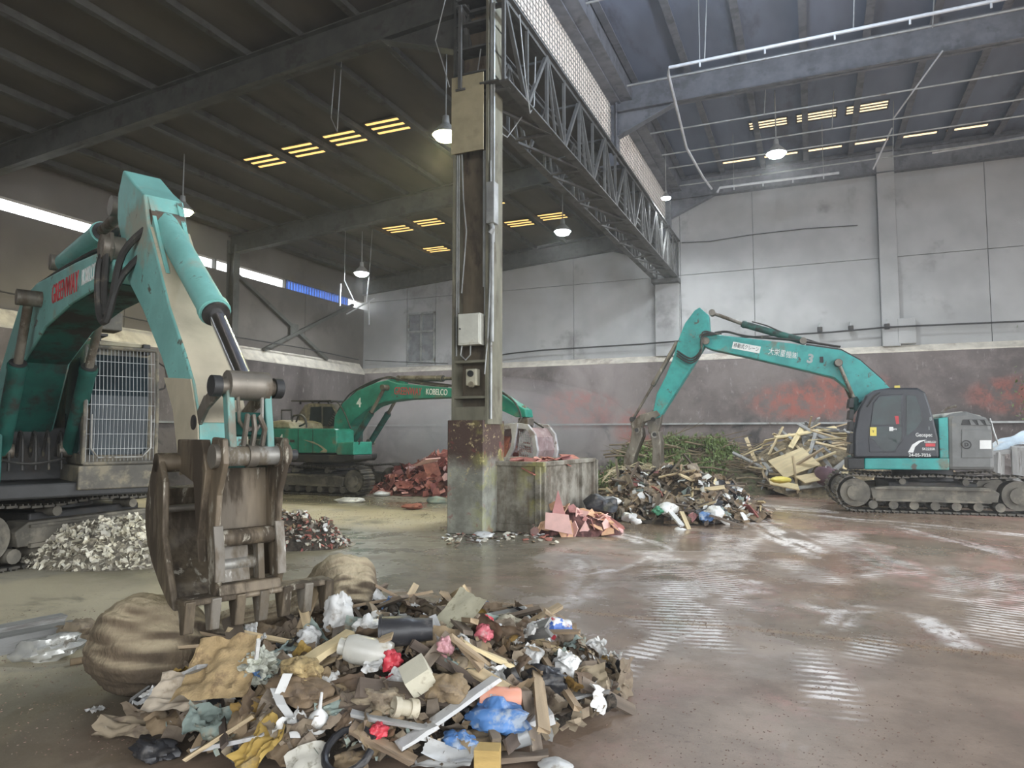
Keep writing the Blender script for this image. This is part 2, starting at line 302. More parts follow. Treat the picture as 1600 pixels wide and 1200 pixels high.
ALO, RIB = ALO0, RIB0
b = B(); b.v = [(x, y, 0.0) for x, y in zip(GX.ravel().tolist(), GY.ravel().tolist())]
idx = (np.arange(nyg - 1)[:, None] * nxg + np.arange(nxg - 1)[None, :]).ravel(); b.f = np.stack([idx, idx + 1, idx + 1 + nxg, idx + nxg], 1).tolist()
fl = b.obj('floor', FLOORM, **ST)
for an_, ar_ in (('residue_sheen', RES), ('scraped', SCR), ('pink', PNK), ('along', ALO), ('ribbed', RIB)): fl.data.attributes.new(an_, 'FLOAT', 'POINT').data.foreach_set('value', ar_.ravel().astype(np.float32))
XL, YB, XR, XC = -23.2, 33.0, 14.3, -6.1
# --- back wall
wb = B(); wb.bb((XL - .6, YB + .12, 0), (XR + .3, YB + .4, 14.3)); wall_back = wb.obj('wall_back', UPPER, **ST)
b = B(); b.prism([(32.62, 0), (32.62, 5.36), (32.95, 5.62), (33.12, 5.64), (33.12, 0)], XL, XR)
for i, q in enumerate(b.v): b.v[i] = (q[1], q[0], q[2])
b.f = [t[::-1] for t in b.f]; b.obj('push_wall', PUSH, wall_back)
b = B(); b.prism([(32.60, 5.34), (32.60, 5.40), (32.97, 5.66), (33.0, 5.60), (32.7, 5.36)], XL, XR)
for i, q in enumerate(b.v): b.v[i] = (q[1], q[0], q[2])
b.f = [t[::-1] for t in b.f]; b.obj('ledge', LEDGE, wall_back)
xs = [XL, -20.35, -18.55, -15.3, -10.75, -6.7, -5.5, -2.25, 2.75, 3.45, 6.65, 10.5, XR]; zs = [5.6, 9.4, 14.2]
for i in range(len(xs) - 1):
    for j in range(2):
        g = .012
        if i == 1 and j == 0:
            B().bb((xs[i] + g, YB, 5.6), (xs[i + 1] - g, YB + .14, 5.78)).obj('wall_panel', UPPER, wall_back)
            B().bb((xs[i] + g, YB, 8.6), (xs[i + 1] - g, YB + .14, 9.39)).obj('wall_panel', UPPER, wall_back); continue
        B().bb((xs[i] + g, YB, zs[j] + (g if j else 0)), (xs[i + 1] - g, YB + .14, zs[j + 1] - g)).obj('wall_panel', UPPER, wall_back)
for cx, w2 in ((-6.1, .55), (3.1, .33)):
    B().bb((cx - w2, YB - .28, 5.62), (cx + w2, YB + .02, 14.1 if cx > 0 else 9.2)).obj('wall_column', UPPER, wall_back, bevel=.01)
# window in the back wall
B().bb((-20.35, YB + .06, 5.76), (-18.55, YB + .1, 8.62)).obj('window_1', mat('dirty_pane', (.20, .21, .22), .35, var=.25, dirt=(.30, .29, .28), damt=.4, dscale=2, world=True), **ST)
win = bpy.data.objects['window_1']
for x0, x1, z0, z1 in ((-20.32, -18.58, 8.5, 8.62), (-20.32, -18.58, 5.8, 5.95), (-20.32, -20.22, 5.9, 8.6), (-18.68, -18.58, 5.9, 8.6), (-19.5, -19.4, 5.9, 8.6), (-20.32, -18.58, 7.5, 7.62)):
    B().bb((x0, YB - .03, z0), (x1, YB + .08, z1)).obj('window_frame', GALV, win)
# --- left wall
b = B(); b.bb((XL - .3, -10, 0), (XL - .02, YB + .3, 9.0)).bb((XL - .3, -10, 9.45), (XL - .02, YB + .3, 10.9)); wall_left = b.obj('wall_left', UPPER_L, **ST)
b = B(); b.prism([(XL - .02, 0), (XL + .38, 0), (XL + .38, 5.3), (XL + .02, 5.85), (XL - .02, 5.85)], -10, YB - .38); b.obj('push_wall', PUSH_SHADED, wall_left)
b = B(); b.prism([(XL + .40, 5.27), (XL + .40, 5.34), (XL + .02, 5.9), (XL + .0, 5.82), (XL + .3, 5.3)], -10, YB - .36); b.obj('ledge', LEDGE, wall_left)
ys = [-10, -4, 3, 8, 13, 18, 23, 28, YB]
for i in range(8): B().bb((XL - .03, ys[i] + .012, 5.85), (XL + .02, ys[i + 1] - .012, 9.0)).obj('wall_panel', UPPER_L, wall_left)
for yy in (3, 13, 23):
    b = B(); b.bb((XL, yy - .17, 5.7), (XL + .03, yy + .17, 10.4)).bb((XL + .38, yy - .17, 5.4), (XL + .42, yy + .17, 10.2)).bb((XL, yy - .012, 5.5), (XL + .4, yy + .012, 10.3)); b.obj('wall_column', BEAM_L, wall_left)
# X bracing between the two rear columns
for p, q in (((XL + .15, 23.3, 8.95), (XL + .15, 29.6, 5.85)), ((XL + .2, 31.7, 9.05), (XL + .2, 25.0, 5.85))):
    B().bar(p, q, .16, .16).obj('brace', BEAM_L, wall_left)
B().box((XL + .2, 27.0, 7.05), (.05, .55, .55)).obj('brace_plate', BEAM_L, wall_left)
# louvred end of the high strip window
win2 = B().bb((XL - .22, 26.6, 9.0), (XL - .2, 31.8, 9.45)).obj('window_2', None, **ST)
N = NT('blue_translucent_sheet'); tr = N.n('ShaderNodeBsdfTranslucent', {0: (.25, .45, .95)}); N.t.links.new(tr.outputs[0], N.out.inputs[0]); win2.data.materials.append(N.m)
for i in range(26): B().bb((XL - .18, 26.6 + i * .2, 9.0), (XL - .08, 26.66 + i * .2, 9.45)).obj('louvre', GALV, win2)
for yy in (16.9, 22.2, 26.55): B().bb((XL - .2, yy, 9.0), (XL, yy + .07, 9.45)).obj('window_post', BEAM_L, win2)
# --- right wall: solid above the loading openings
b = B(); b.bb((XR, -10, 11.0), (XR + .25, YB + .3, 14.3)).bb((XR, 27, 0), (XR + .25, YB + .3, 11.1)); b.obj('wall_right', UPPER, **ST)
b = B(); b.bb((XL - .3, -10.3, 0), (-3.3, -10, 14.1)).bb((-3.4, -10.3, 10.0), (XR, -10, 14.3)); b.obj('wall_front_blocker', UPPER_L, **ST)  # unseen wall added to keep daylight off the left bay
# --- roofs
def zl(x): return 10.78 + .0725 * (x - XL)
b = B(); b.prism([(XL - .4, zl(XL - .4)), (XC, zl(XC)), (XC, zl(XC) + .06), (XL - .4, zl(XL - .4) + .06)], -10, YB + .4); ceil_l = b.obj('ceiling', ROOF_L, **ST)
b = B(); b.bb((XC - .25, -10, 14.08), (XR + .4, YB + .4, 14.14)); ceil_r = b.obj('ceiling', ROOF_R, **ST)
def zbeam(x0, x1, yc, w2, h, zf):
    b = B(); t = .03
    b.prism([(x0, zf(x0) - h), (x1, zf(x1) - h), (x1, zf(x1) - h + t), (x0, zf(x0) - h + t)], yc - w2, yc + w2)
    b.prism([(x0, zf(x0) - t), (x1, zf(x1) - t), (x1, zf(x1)), (x0, zf(x0))], yc - w2, yc + w2)
    b.prism([(x0, zf(x0) - h), (x1, zf(x1) - h), (x1, zf(x1)), (x0, zf(x0))], yc - .02, yc + .02); return b
k = 0; x = XL + .8
while x < XC - .4:
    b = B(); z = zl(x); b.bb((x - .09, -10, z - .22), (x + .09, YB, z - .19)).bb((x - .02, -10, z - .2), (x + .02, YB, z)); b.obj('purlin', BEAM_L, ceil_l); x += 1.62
x = XC + .9
while x < XR:
    b = B(); b.bb((x - .11, -10, 13.85), (x + .11, YB, 13.89)).bb((x - .02, -10, 13.88), (x + .02, YB, 14.08)); b.obj('purlin', BEAM_R, ceil_r); x += 1.75
# deep gutter beam beside the clerestory
B().bb((XC + .35, -10, 13.35), (XC + .75, YB, 14.08)).obj('gutter_beam', BEAM_R, ceil_r)
places = {-7: 'out in front, over the open doorway', 3: 'nearest the camera', 13: 'carried by the near steel pillar', 23: 'crossing mid hall behind the near pillar', 32.8: 'lying along the far wall'}
for yy, pl in places.items():
    if yy in (3, -7): continue
    b = zbeam(XL + .05, XC - .45, yy, .16, .78, lambda q: zl(q) - .2)
    r = b.obj('roof_rafter', BEAM_L, label='dark sloping steel rafter of the left bay, ' + pl, category='beam', group='left bay rafters')
    h = B(); h.prism([(XC - .45, zl(XC) - 1.0), (XC - .45, zl(XC) - 1.9), (XC - 2.6, zl(XC - 2.6) - .97)], yy - .015, yy + .015); h.obj('haunch', BEAM_L, r)
    h = B(); h.bar((XC - .45, yy, zl(XC) - 1.9), (XC - 2.6, yy, zl(XC - 2.6) - .97), .3, .03); h.obj('haunch_flange', BEAM_L, r)
    for xx in (-20, -17, -14, -11, -8.5):
        h = B(); h.bar((xx, yy + .1, zl(xx) - .95), (xx - .7, yy + 1.2, zl(xx) - .05), .05, .05); h.obj('fly_brace', BEAM_L, r)
    b = zbeam(XC + .2, XR, yy, .17, .9, lambda q: 13.86)
    r = b.obj('roof_rafter', BEAM_R, label='blue-grey level steel rafter of the right bay, ' + pl, category='beam', group='right bay rafters')
    h = B(); h.prism([(XC + .2, 12.97), (XC + .2, 12.1), (XC + 2.2, 12.97)], yy - .015, yy + .015); h.obj('haunch', BEAM_R, r)
    h = B(); h.bar((XC + .2, yy, 12.1), (XC + 2.2, yy, 12.95), .3, .03); h.obj('haunch_flange', BEAM_R, r)
# stub columns standing on the truss
for yy, nm in ((23, 'halfway along the truss girder'), (32.7, 'at the far wall above the truss end')):
    b = B(); b.bb((XC - .25, yy - .17, 11.1), (XC - .2, yy + .17, 14.05)).bb((XC + .2, yy - .17, 11.1), (XC + .25, yy + .17, 14.05)).bb((XC - .22, yy - .02, 11.1), (XC + .22, yy + .02, 14.05))
    o = b.obj('stub_column', BEAM_R, label='short steel column between the two roofs, ' + nm, category='column')
    B().bb((XC - .35, yy - .25, 11.06), (XC + .35, yy + .25, 11.12)).obj('base_plate', BEAM_R, o)
# clerestory sheet between the two roof levels
N = NT('clerestory_sheet'); d1 = N.n('ShaderNodeBsdfTranslucent', {0: (.85, .80, .76)}); d2 = N.n('ShaderNodeBsdfDiffuse', {0: (.62, .58, .55)}); ms = N.n('ShaderNodeMixShader', {0: .45}); N.t.links.new(d1.outputs[0], ms.inputs[1]); N.t.links.new(d2.outputs[0], ms.inputs[2]); N.t.links.new(ms.outputs[0], N.out.inputs[0])
cl = B().bb((XC - .02, -10, 11.75), (XC, YB, 13.3)).obj('window_3', N.m, **ST)
b = B()
for i in range(9): b.bb((XC, 11, 11.8 + i * .17), (XC + .02, YB, 11.815 + i * .17))
for i in range(110): b.bb((XC, 11 + i * .2, 11.75), (XC + .02, 11.015 + i * .2, 13.3))
b.obj('wire_mesh', GALV, cl, kind='stuff')
B().bb((XC - .1, -10, 13.3), (XC + .35, YB, 13.42)).obj('clerestory_head', BEAM_R, cl)
B().bb((XC - .12, -10, 11.62), (XC + .06, YB, 11.76)).obj('clerestory_sill', BEAM_L, cl)
# translucent roof lights with slatted stripes
SKY_Y = emit('sunlit_roof_light', (1.0, .62, .20), .75)
def rooflight(n_, x0, x1, yc, zf, m, dy=.55):
    o = B().bb((x0, yc - dy, zf - .035), (x1, yc + dy, zf - .02)).obj('window_%d' % n_, BEAM_L, **ST)
    for t in range(3):
        y0 = yc - dy + .08 + t * (2 * dy - .1) / 3
        B().bb((x0 + .05, y0, zf - .05), (x1 - .05, y0 + (2 * dy) / 3 * .3, zf - .036)).obj('roof_pane', m, o)
wn = 4
for x0, yc in ((-17.35, 18.1), (-15.75, 18.1), (-14.1, 18.1), (-12.5, 18.1), (-17.5, 26.6), (-15.9, 26.6), (-12.65, 25.8), (-17.6, 30.3), (-12.6, 29.0), (-11.0, 29.0)):
    rooflight(wn, x0, x0 + 1.25, yc, zl(x0 + .6) - .03, SKY_Y); wn += 1
SKY_R = emit('pale_roof_light', (1.0, .76, .46), .8)
for yc in (24.9, 28.4):
    for i in range(3): rooflight(wn, -2.0 + i * 1.72, -.55 + i * 1.72, yc, 14.07, SKY_R, .42); wn += 1
for i in range(6): rooflight(wn, -3.4 + i * 1.72, -1.95 + i * 1.72, 31.8, 14.07, SKY_R, .14); wn += 1
# trims: pipe rail along the push walls, dark header at the roof line
B().bb((XL + .5, 32.5, 2.42), (XR, 32.64, 2.5)).obj('trim_1', GALV, **ST)
B().bb((XL + .36, -5, 2.42), (XL + .5, 32.6, 2.5)).obj('trim_2', GALV, **ST)
B().bb((XC + .5, YB - .08, 13.55), (XR, YB + .05, 14.1)).obj('trim_3', BEAM_R, **ST)
B().prism([(XL, zl(XL) - .75), (XC - .5, zl(XC) - .75), (XC - .5, zl(XC)), (XL, zl(XL))], YB - .08, YB + .03).obj('trim_4', BEAM_L, **ST)
# ------------------------------------------------------------------ transfer truss
tr = empty('truss_girder', (XC, 13.2, 9.2), 0, 'long steel lattice box girder running from the near pillar to the far wall', 'truss')
def tpart(b, name):
    for i, q in enumerate(b.v): b.v[i] = (q[0] - XC, q[1] - 13.2, q[2] - 9.2)
    return b.obj(name, TRUSSM, tr)
TX = (XC - .5, XC + .5); TY0, TY1, TZ0, TZ1 = 12.7, 32.95, 9.2, 11.02
for tx in TX:
    for z in (TZ0, TZ1):
        b = B(); b.bb((tx - .11, TY0, z - .02), (tx + .11, TY1, z + .02)).bb((tx - .02, TY0, z - (.1 if z > 10 else 0)), (tx + .02, TY1, z + (.12 if z < 10 else 0))); tpart(b, 'chord')
    nb = 16; s = (TY1 - TY0) / nb
    for i in range(nb + 1):
        y = TY0 + i * s
        if i % 2 == 0 or tx > XC: tpart(B().bar((tx, y, TZ0), (tx, y, TZ1), .07, .07), 'vertical')
        if i < nb:
            p, q = ((tx, y, TZ0), (tx, y + s, TZ1)) if i % 2 else ((tx, y, TZ1), (tx, y + s, TZ0))
            tpart(B().bar(p, q, .08, .08), 'diagonal')
            if i % 2: tpart(B().bar((tx, y + s, TZ1), (tx, y + s * 1.5, TZ0), .05, .05), 'diagonal')
for i in range(9):
    y = TY0 + .3 + i * 2.5
    tpart(B().bar((TX[0], y, TZ0), (TX[1], y, TZ0), .1, .06), 'cross_bar')
    if i < 8: tpart(B().bar((TX[0], y, TZ0), (TX[1], y + 2.5, TZ0), .06, .06), 'cross_bar')
    tpart(B().bar((TX[0], y, TZ1), (TX[1], y, TZ1), .1, .06), 'cross_bar')
DK = TRUSSM; TRUSSM = BEAM_L
tpart(B().bb((TX[0] + .45, TY0, TZ0 + .03), (TX[1] - .12, 17, TZ0 + .06)), 'walkway_plate')
tpart(B().bb((TX[0] + .45, 17.1, TZ0 + .03), (TX[1] - .12, 32.8, TZ0 + .06)), 'walkway_plate'); TRUSSM = DK
tpart(B().bb((XC - .62, 32.2, 9.0), (XC + .62, 32.95, 9.16)), 'bearing')
# ------------------------------------------------------------------ near pillar
PLY0 = 12.72
OLIVE = mat('grimy_olive_steel', (.19, .18, .13), .65, var=.25, dirt=(.10, .085, .06), damt=.45, dscale=1.1, dirt2=(.34, .30, .22), d2amt=.1, d2scale=4, stretch=(1, 1, .4))
N = NT('splashed_plinth'); Pn = N.n('ShaderNodeTexCoord').outputs['Object']; x_, y_, z_ = N.sep(Pn)
c = N.mix(N.rng(N.noise(Pn, 1.6, 8, .65), .35, .65), (.20, .20, .165), (.40, .40, .34))
c = N.mix(N.rng(N.math('ADD', z_, N.math('MULTIPLY', N.noise(Pn, 2.5, 6), .7)), 1.55, 1.95), c, (.085, .05, .04))
c = N.mix(N.math('MULTIPLY', N.rng(N.noise(Pn, 6.5, 9, .75, .5), .56, .62), N.rng(z_, .7, 1.3)), c, (.55, .46, .24))
c = N.mix(N.math('MULTIPLY', N.rng(N.noise(Pn, 2.2, 5, .6), .5, .62), N.math('MULTIPLY', N.rng(x_, -.05, .3), .4)), c, (.36, .36, .09))
c = N.mix(N.math('MULTIPLY', N.rng(N.noise(Pn, 4, 5, .6), .6, .68), .5), c, (.30, .06, .06))
N.set(N.p.inputs['Base Color'], c); N.p.inputs['Roughness'].default_value = .6; N.bump(N.noise(Pn, 9, 8, .7), .5, .03)
pil = empty('steel_pillar', (-6.38, 13.2, 0), 0, 'tall grimy I-section steel pillar on a splashed concrete plinth, mid hall', 'pillar')
B().bb((-.47, -.5, 0), (.34, .55, 2.28)).obj('plinth', N.m, pil, bevel=.02)
b = B(); b.bb((-.42, -.42, 2.2), (-.37, .30, 9.2)); b.obj('flange', OLIVE, pil)
b = B(); b.bb((.34, -.42, 2.2), (.40, .30, 11.2)); b.obj('flange', OLIVE, pil)
b = B(); b.bb((-.37, -.02, 2.2), (.34, .02, 12.2)); b.obj('web', mat('brown_pillar_web', (.15, .12, .08), .7, var=.3, dirt=(.08, .06, .045), damt=.45, stretch=(1, 1, .4)), pil)
B().bb((-.44, -.46, 7.85), (.30, -.43, 9.5)).obj('cover_panel', mat('beige_board', (.40, .35, .22), .8, var=.12, dirt=(.30, .26, .17), damt=.3), pil)
B().bb((-.43, -.40, 9.2), (-.37, .30, 12.0)).obj('flange', BEAM_L, pil)
for z in (9.55, 10.1, 10.65, 11.2): B().bb((-.4, -.40, z), (.4, .30, z + .04)).obj('stiffener', BEAM_L, pil)
for z in (2.72, 3.45): B().bb((-.37, -.40, z), (.34, .0, z + .05)).obj('stiffener', OLIVE, pil)
B().bb((-.37, -.41, 2.26), (.34, -.36, 2.55)).obj('stiffener', OLIVE, pil)
for i, (x0, z0, z1, r) in enumerate(((-.345, 3.6, 7.85, .018), (-.30, 4.5, 7.85, .015), (.30, 4.4, 7.85, .02), (.265, 5.0, 7.85, .014), (.44, 2.3, 11.3, .03), (.50, 5.9, 11.0, .022))):
    B().tube([(x0, -.36, z0), (x0, -.36, z1)], r, 7).obj('conduit', GALV, pil, smooth=True)
B().tube([(-.24, -.36, 7.85), (-.2, -.36, 6.9), (-.13, -.35, 6.2), (-.17, -.36, 5.6), (-.22, -.38, 4.9)], .016, 7).obj('loose_cable', GALV, pil, smooth=True)
B().tube([(.44, -.4, 7.6), (.47, -.42, 6.5), (.43, -.4, 5.0), (.40, -.42, 4.0), (.33, -.42, 3.2)], .018, 7).obj('loose_cable', GALV, pil, smooth=True)
eb = empty('electrical_box', (-6.35, 12.78, 3.8), 0, 'white steel electrical box fixed to the near pillar', 'electrical box')
B().bb((-.25, -.12, 0), (.25, .1, .64)).obj('case', mat('white_enamel', (.68, .68, .60), .5, var=.1, dirt=(.40, .34, .22), damt=.25, dscale=4), eb, bevel=.012)
B().bb((-.225, -.135, .03), (.225, -.118, .61)).obj('door', mat('white_enamel_door', (.70, .70, .62), .5, var=.1, dirt=(.45, .38, .25), damt=.3, dscale=3), eb, bevel=.006)
B().cyl((-.19, -.16, .33), (-.19, -.13, .33), .015).obj('lock', DARK, eb)
B().tube([(-.2, -.03, 0), (-.22, -.05, -.2), (-.1, -.06, -.3), (.0, -.05, -.2), (-.02, 0, 0)], .016, 7).obj('cable_loop', GALV, eb, smooth=True)
sw = empty('isolator_switch', (-6.36, 12.86, 2.98), 0, 'small cream isolator switch with round dial below the white box', 'switch')
B().bb((-.11, -.1, 0), (.13, .1, .34)).obj('case', CREAM if False else mat('cream_plastic', (.55, .52, .40), .5, var=.15, dirt=(.3, .25, .16), damt=.35), sw, bevel=.02)
B().cyl((.01, -.14, .24), (.01, -.1, .24), .065).obj('dial', DARK, sw); B().cyl((.02, -.13, .02), (.02, -.05, .02), .06).obj('socket', CREAM, sw)
gp = empty('junction_box', (-5.9, 12.75, 6.25), 0, 'narrow grey junction box high on the right edge of the near pillar', 'junction box')
B().bb((-.06, -.12, 0), (.12, .1, .85)).obj('case', GALV, gp, bevel=.01); B().tube([(.02, -.02, 0), (.06, -.05, -.12), (.0, -.06, -.2)], .05, 8).obj('gland', GALV, gp)
B().tube([(.03, 0, -.2), (.03, 0, -2.4)], .035, 8).obj('conduit', GALV, gp, smooth=True)
# ------------------------------------------------------------------ high-bay lamps
def lamp(p, col, e, watt, label, scale=1.0, stem=1.0, kind='SPOT'):
    o = empty('high_bay_lamp', p, 0, label, 'lamp')
    b = B(); b.lathe([(.0, .5), (.08, .5), (.1, .3), (.2, .2), (.33, .05), (.35, 0), (.33, .0), (.30, .03)], 20); b.obj('reflector', GALV, o, smooth=True).scale = (scale,) * 3
    b = B(); b.lathe([(.0, .0), (.31, .012), (.31, -.02), (.25, -.10), (.12, -.15), (.0, -.16)], 20); b.obj('lens', emit('lamp_glow', col, e), o, smooth=True).scale = (scale,) * 3
    stem = (zl(p[0]) if p[0] < XC else 14.09) - p[2] - .01; B().cyl((0, 0, .5 * scale), (0, 0, stem), .02).obj('stem', GALV, o)
    l = bpy.data.lights.new('lamp_light', kind); l.energy = watt; l.color = col; l.shadow_soft_size = .3
    if kind == 'SPOT': l.spot_size = R_(165); l.spot_blend = .5
    lo = bpy.data.objects.new('lamp_light', l); lo.location = (0, 0, -.22); link(lo, o)
YG = (1.0, .93, .52); CW = (.90, .96, 1.0)
lamp((-8.35, 15.3, 9.55), YG, 40, LW * .75, 'glowing yellow-green high bay lamp left of the near pillar', 1.0, 2)
lamp((-18.59, 16.37, 9.2), YG, 40, LW * .4, 'glowing yellow high bay lamp behind the nearest excavator arm', 1.0, 1.6)
lamp((-18.45, 26.04, 9.2), CW, 40, LW * .9, 'white high bay lamp hanging near the far left corner', 1.0, 1.8)
lamp((-8.91, 26.0, 10.0), CW, 40, LW * .8, 'white high bay lamp hanging left of the truss girder', 1.0, 1.6)
lamp((-.91, 25.74, 11.8), CW, 40, LW * 1.3, 'white high bay lamp hanging under the right bay roof', 1.0, 2.2)
lamp((-5.3, 28.6, 11.7), CW, 40, LW * .5, 'white lamp glaring at the far end above the truss', .6, 2)
lamp((-.6, 13.5, 12.3), (.72, .84, 1.0), 40, LW * 1.5, 'cool lamp high under the right bay roof, above the frame', 1.0, 1.6, 'POINT')
# broken lamp frame hanging in the far left corner
b = empty('lamp_bracket', (-18.3, 25.6, 8.3), 0, 'bent white wire bracket dangling under the far left lamp', 'bracket')
for p, q in (((-.75, 0, .55), (-.3, .3, -.6)), ((.7, -.2, .55), (.3, .2, -.5)), ((-.75, .2, -.95), (.7, .2, -.35)), ((.42, .2, -.4), (.45, .2, -1.5)), ((-.95, 0, .4), (-.98, 0, -.6))):
    B().bar(p, q, .045, .045).obj('rod', PIPEW, b)
for x_ in (-.75, .7): B().bar((x_, 0 if x_ < 0 else -.2, .5), (x_, 0, zl(-18.3 + x_) - 8.3), .02, .02).obj('hanger', GALV, b)
# ------------------------------------------------------------------ sprinkler pipes and cables
def pipe(pts, r, label, m=PIPEW, drops=0, name='sprinkler_pipe', cat='pipe'):
    pts = [Vector(p) for p in pts]; o = B().tube(pts, r, 7).obj(name, m, None, smooth=True, label=label, category=cat)
    for i in range(drops):
        t = (i + .5) / drops; p = pts[0].lerp(pts[1], t); B().cyl(p, p - Vector((0, 0, .16)), .025, n=6).obj('sprinkler_head', m, o)
        if i in (0, drops - 1): B().cyl(p, (p.x, p.y, 14.07), .012, n=5).obj('hanger', GALV, o)
pipe([(4.9, 18.75, 12.0), (-3.35, 18.8, 12.0), (-3.42, 19.1, 11.95), (-3.5, 22.5, 11.2), (-3.45, 26, 11.4), (-3.5, 28.8, 11.9)], .045, 'pale sprinkler pipe bending down beside the right bay rafter', PIPEW, 5)
pipe([(1.2, 29.2, 12.0), (-3.2, 28.95, 11.95), (-3.3, 28.9, 11.75)], .05, 'thick pale sprinkler pipe below the far white lamp', PIPEW, 4)
pipe([(9.5, 30.5, 13.0), (6.9, 30.4, 12.8), (4.5, 30.5, 12.75)], .045, 'short pale pipe at the upper right of the far wall', PIPEW, 2)
for i, (yy, zz) in enumerate(((16.5, 12.9), (20.8, 12.75), (24.2, 12.6), (26.3, 12.6), (27.6, 12.55), (30.2, 12.7))):
    nm = ('first', 'second', 'third', 'fourth', 'fifth', 'sixth')[i]
    pipe([(12, yy + .2, zz + .1), (-5.0, yy, zz)], .03, 'thin grey pipe across the right bay roof, %s from the front' % nm, GALV, 0)
for i, (xx, yy, z0) in enumerate(((-2.4, 18.8, 12), (1.2, 18.8, 12), (-1.2, 24.2, 12.6), (.9, 26.3, 12.6), (3.2, 20.8, 12.7), (2.9, 28, 11.6))):
    pipe([(xx, yy, z0), (xx + .1, yy, 13.95)], .016, 'thin hanger rod under the right bay roof, number %s counted from the left' % ('one', 'three', 'two', 'four', 'six', 'five')[i], GALV, 0, 'hanger_rod', 'rod')
pipe([(3.6, 22, 12.6), (2.6, 24.5, 11.9)], .025, 'slanting white rod dangling under the right bay roof', PIPEW, 0, 'hanger_rod', 'rod')
pipe([(2.9, 27.8, 12.9), (2.35, 29, 11.9)], .03, 'slanting white rod dangling near the far wall top', PIPEW, 0, 'hanger_rod', 'rod')
BLK = mat('black_cable', (.03, .03, .03), .6, bump=0)
def cable(pxs, label, r=.025, Y=32.55):
    pts = [at(x, y, Y=Y) for x, y in pxs]; B().tube(pts, r, 6).obj('wall_cable', BLK, None, label=label, category='cable')
cable([(769, 557), (800, 552), (850, 547), (1000, 538), (1060, 533), (1200, 525), (1300, 519), (1390, 511), (1460, 508), (1600, 502)], 'black cable slung along the far wall above the ledge', .035)
cable([(1065, 379), (1110, 377), (1172, 367), (1260, 357), (1340, 352)], 'thin dark cable wandering across the upper far wall', .018, 32.9)
B().tube([at(x, y, X=XL + .6) for x, y in ((0, 455), (220, 500), (360, 525), (480, 545), (560, 562))], .03, 6).obj('wall_cable', BLK, None, label='dark cable slung along the left wall below the braces', category='cable')
B().tube([at(x, y, Y=32.6) for x, y in ((570, 563), (640, 566), (700, 568))], .02, 6).obj('wall_cable', BLK, None, label='dark cable below the window in the far wall', category='cable')
for i, (px, py) in enumerate(((1281, 516), (1329, 514), (1385, 511))):
    p = at(px, py, Y=32.9); o = empty('wall_spotlight', p, 0, 'small dark fitting clipped to the far wall cable, %s of three' % ('leftmost', 'middle', 'rightmost')[i], 'light fitting')
    B().bb((-.1, -.35, -.12), (.1, -.1, .1)).obj('housing', DARK, o, bevel=.02); B().bb((-.03, -.2, .08), (.03, .1, .3)).obj('bracket', GALV, o)
for z0 in (0,):
    p = at(1418, 530, Y=32.9); B().bb((p.x - .35, 32.7, 5.7), (p.x + .3, 33.0, 6.75)).obj('wall_cabinet', UPPER, None, bevel=.02, label='grey box on the far wall ledge beside the column', category='cabinet')
# loose wires hanging from the truss near the pillar
for i, pts in enumerate(([(-5.5, 13.3, 10.9), (-5.45, 13.5, 9.6), (-5.5, 13.9, 9.0), (-5.6, 14.4, 9.4), (-5.6, 14.5, 10.6)], [(-6.2, 12.9, 10.2), (-6.4, 13.0, 9.3), (-6.2, 13.2, 8.6), (-6.0, 13.8, 8.5), (-5.9, 14.4, 9.2)], [(-6.9, 12.7, 11.5), (-7.2, 12.7, 10.4), (-7.0, 12.7, 9.8), (-6.85, 12.7, 9.3)], [(-11.2, 14.5, 11.66), (-11.3, 14.5, 10.2), (-11.1, 14.5, 9.8), (-11.0, 14.5, 11.66)])):
    B().tube(pts, .014, 6).obj('loose_wire', GALV, None, label=('grey wire looping out of the truss end', 'grey wire sagging below the truss at the pillar', 'wires trailing down the left of the pillar head', 'grey wires hanging from the left bay roof')[i], category='wire')
# ------------------------------------------------------------------ waste container
skip = empty('waste_container', (-5.02, 13.28, 0), R_(-5), 'open grey steel waste container with ribs beside the near pillar', 'container')
N = NT('stained_container'); Pn = N.n('ShaderNodeTexCoord').outputs['Object']; x_, y_, z_ = N.sep(Pn)
c = N.mix(N.rng(N.noise(Pn, 2.0, 9, .68), .35, .65), (.10, .085, .06), (.33, .31, .26))
c = N.mix(N.math('MULTIPLY', N.rng(N.noise(Pn, 1.7, 5), .45, .6), N.math('MULTIPLY', N.rng(x_, -.7, -.2), N.rng(y_, .3, .1, 0, .55))), c, (.40, .38, .10))
c = N.mix(N.math('MULTIPLY', N.rng(N.noise(N.mapping(Pn, scale=(3, 3, .4)), 3, 7, .7), .5, .65), .6), c, (.13, .09, .06))
N.set(N.p.inputs['Base Color'], c); N.p.inputs['Roughness'].default_value = .6; N.bump(N.noise(Pn, 10, 7), .4, .02); SK = N.m
CW_, CD_, CH_ = 2.0, 2.7, 1.40
B().bb((-CW_, 0, .08), (-.0, .04, CH_)).obj('end_panel', SK, skip); B().bb((-.04, 0, .08), (0, CD_, CH_)).obj('side_panel', SK, skip)
B().bb((-CW_, 0, .08), (-CW_ + .04, CD_, CH_)).obj('side_panel', SK, skip); B().bb((-CW_, CD_ - .04, .08), (0, CD_, CH_)).obj('end_panel', SK, skip)
B().bb((-CW_, 0, .05), (0, CD_, .12)).obj('floor_plate', SK, skip)
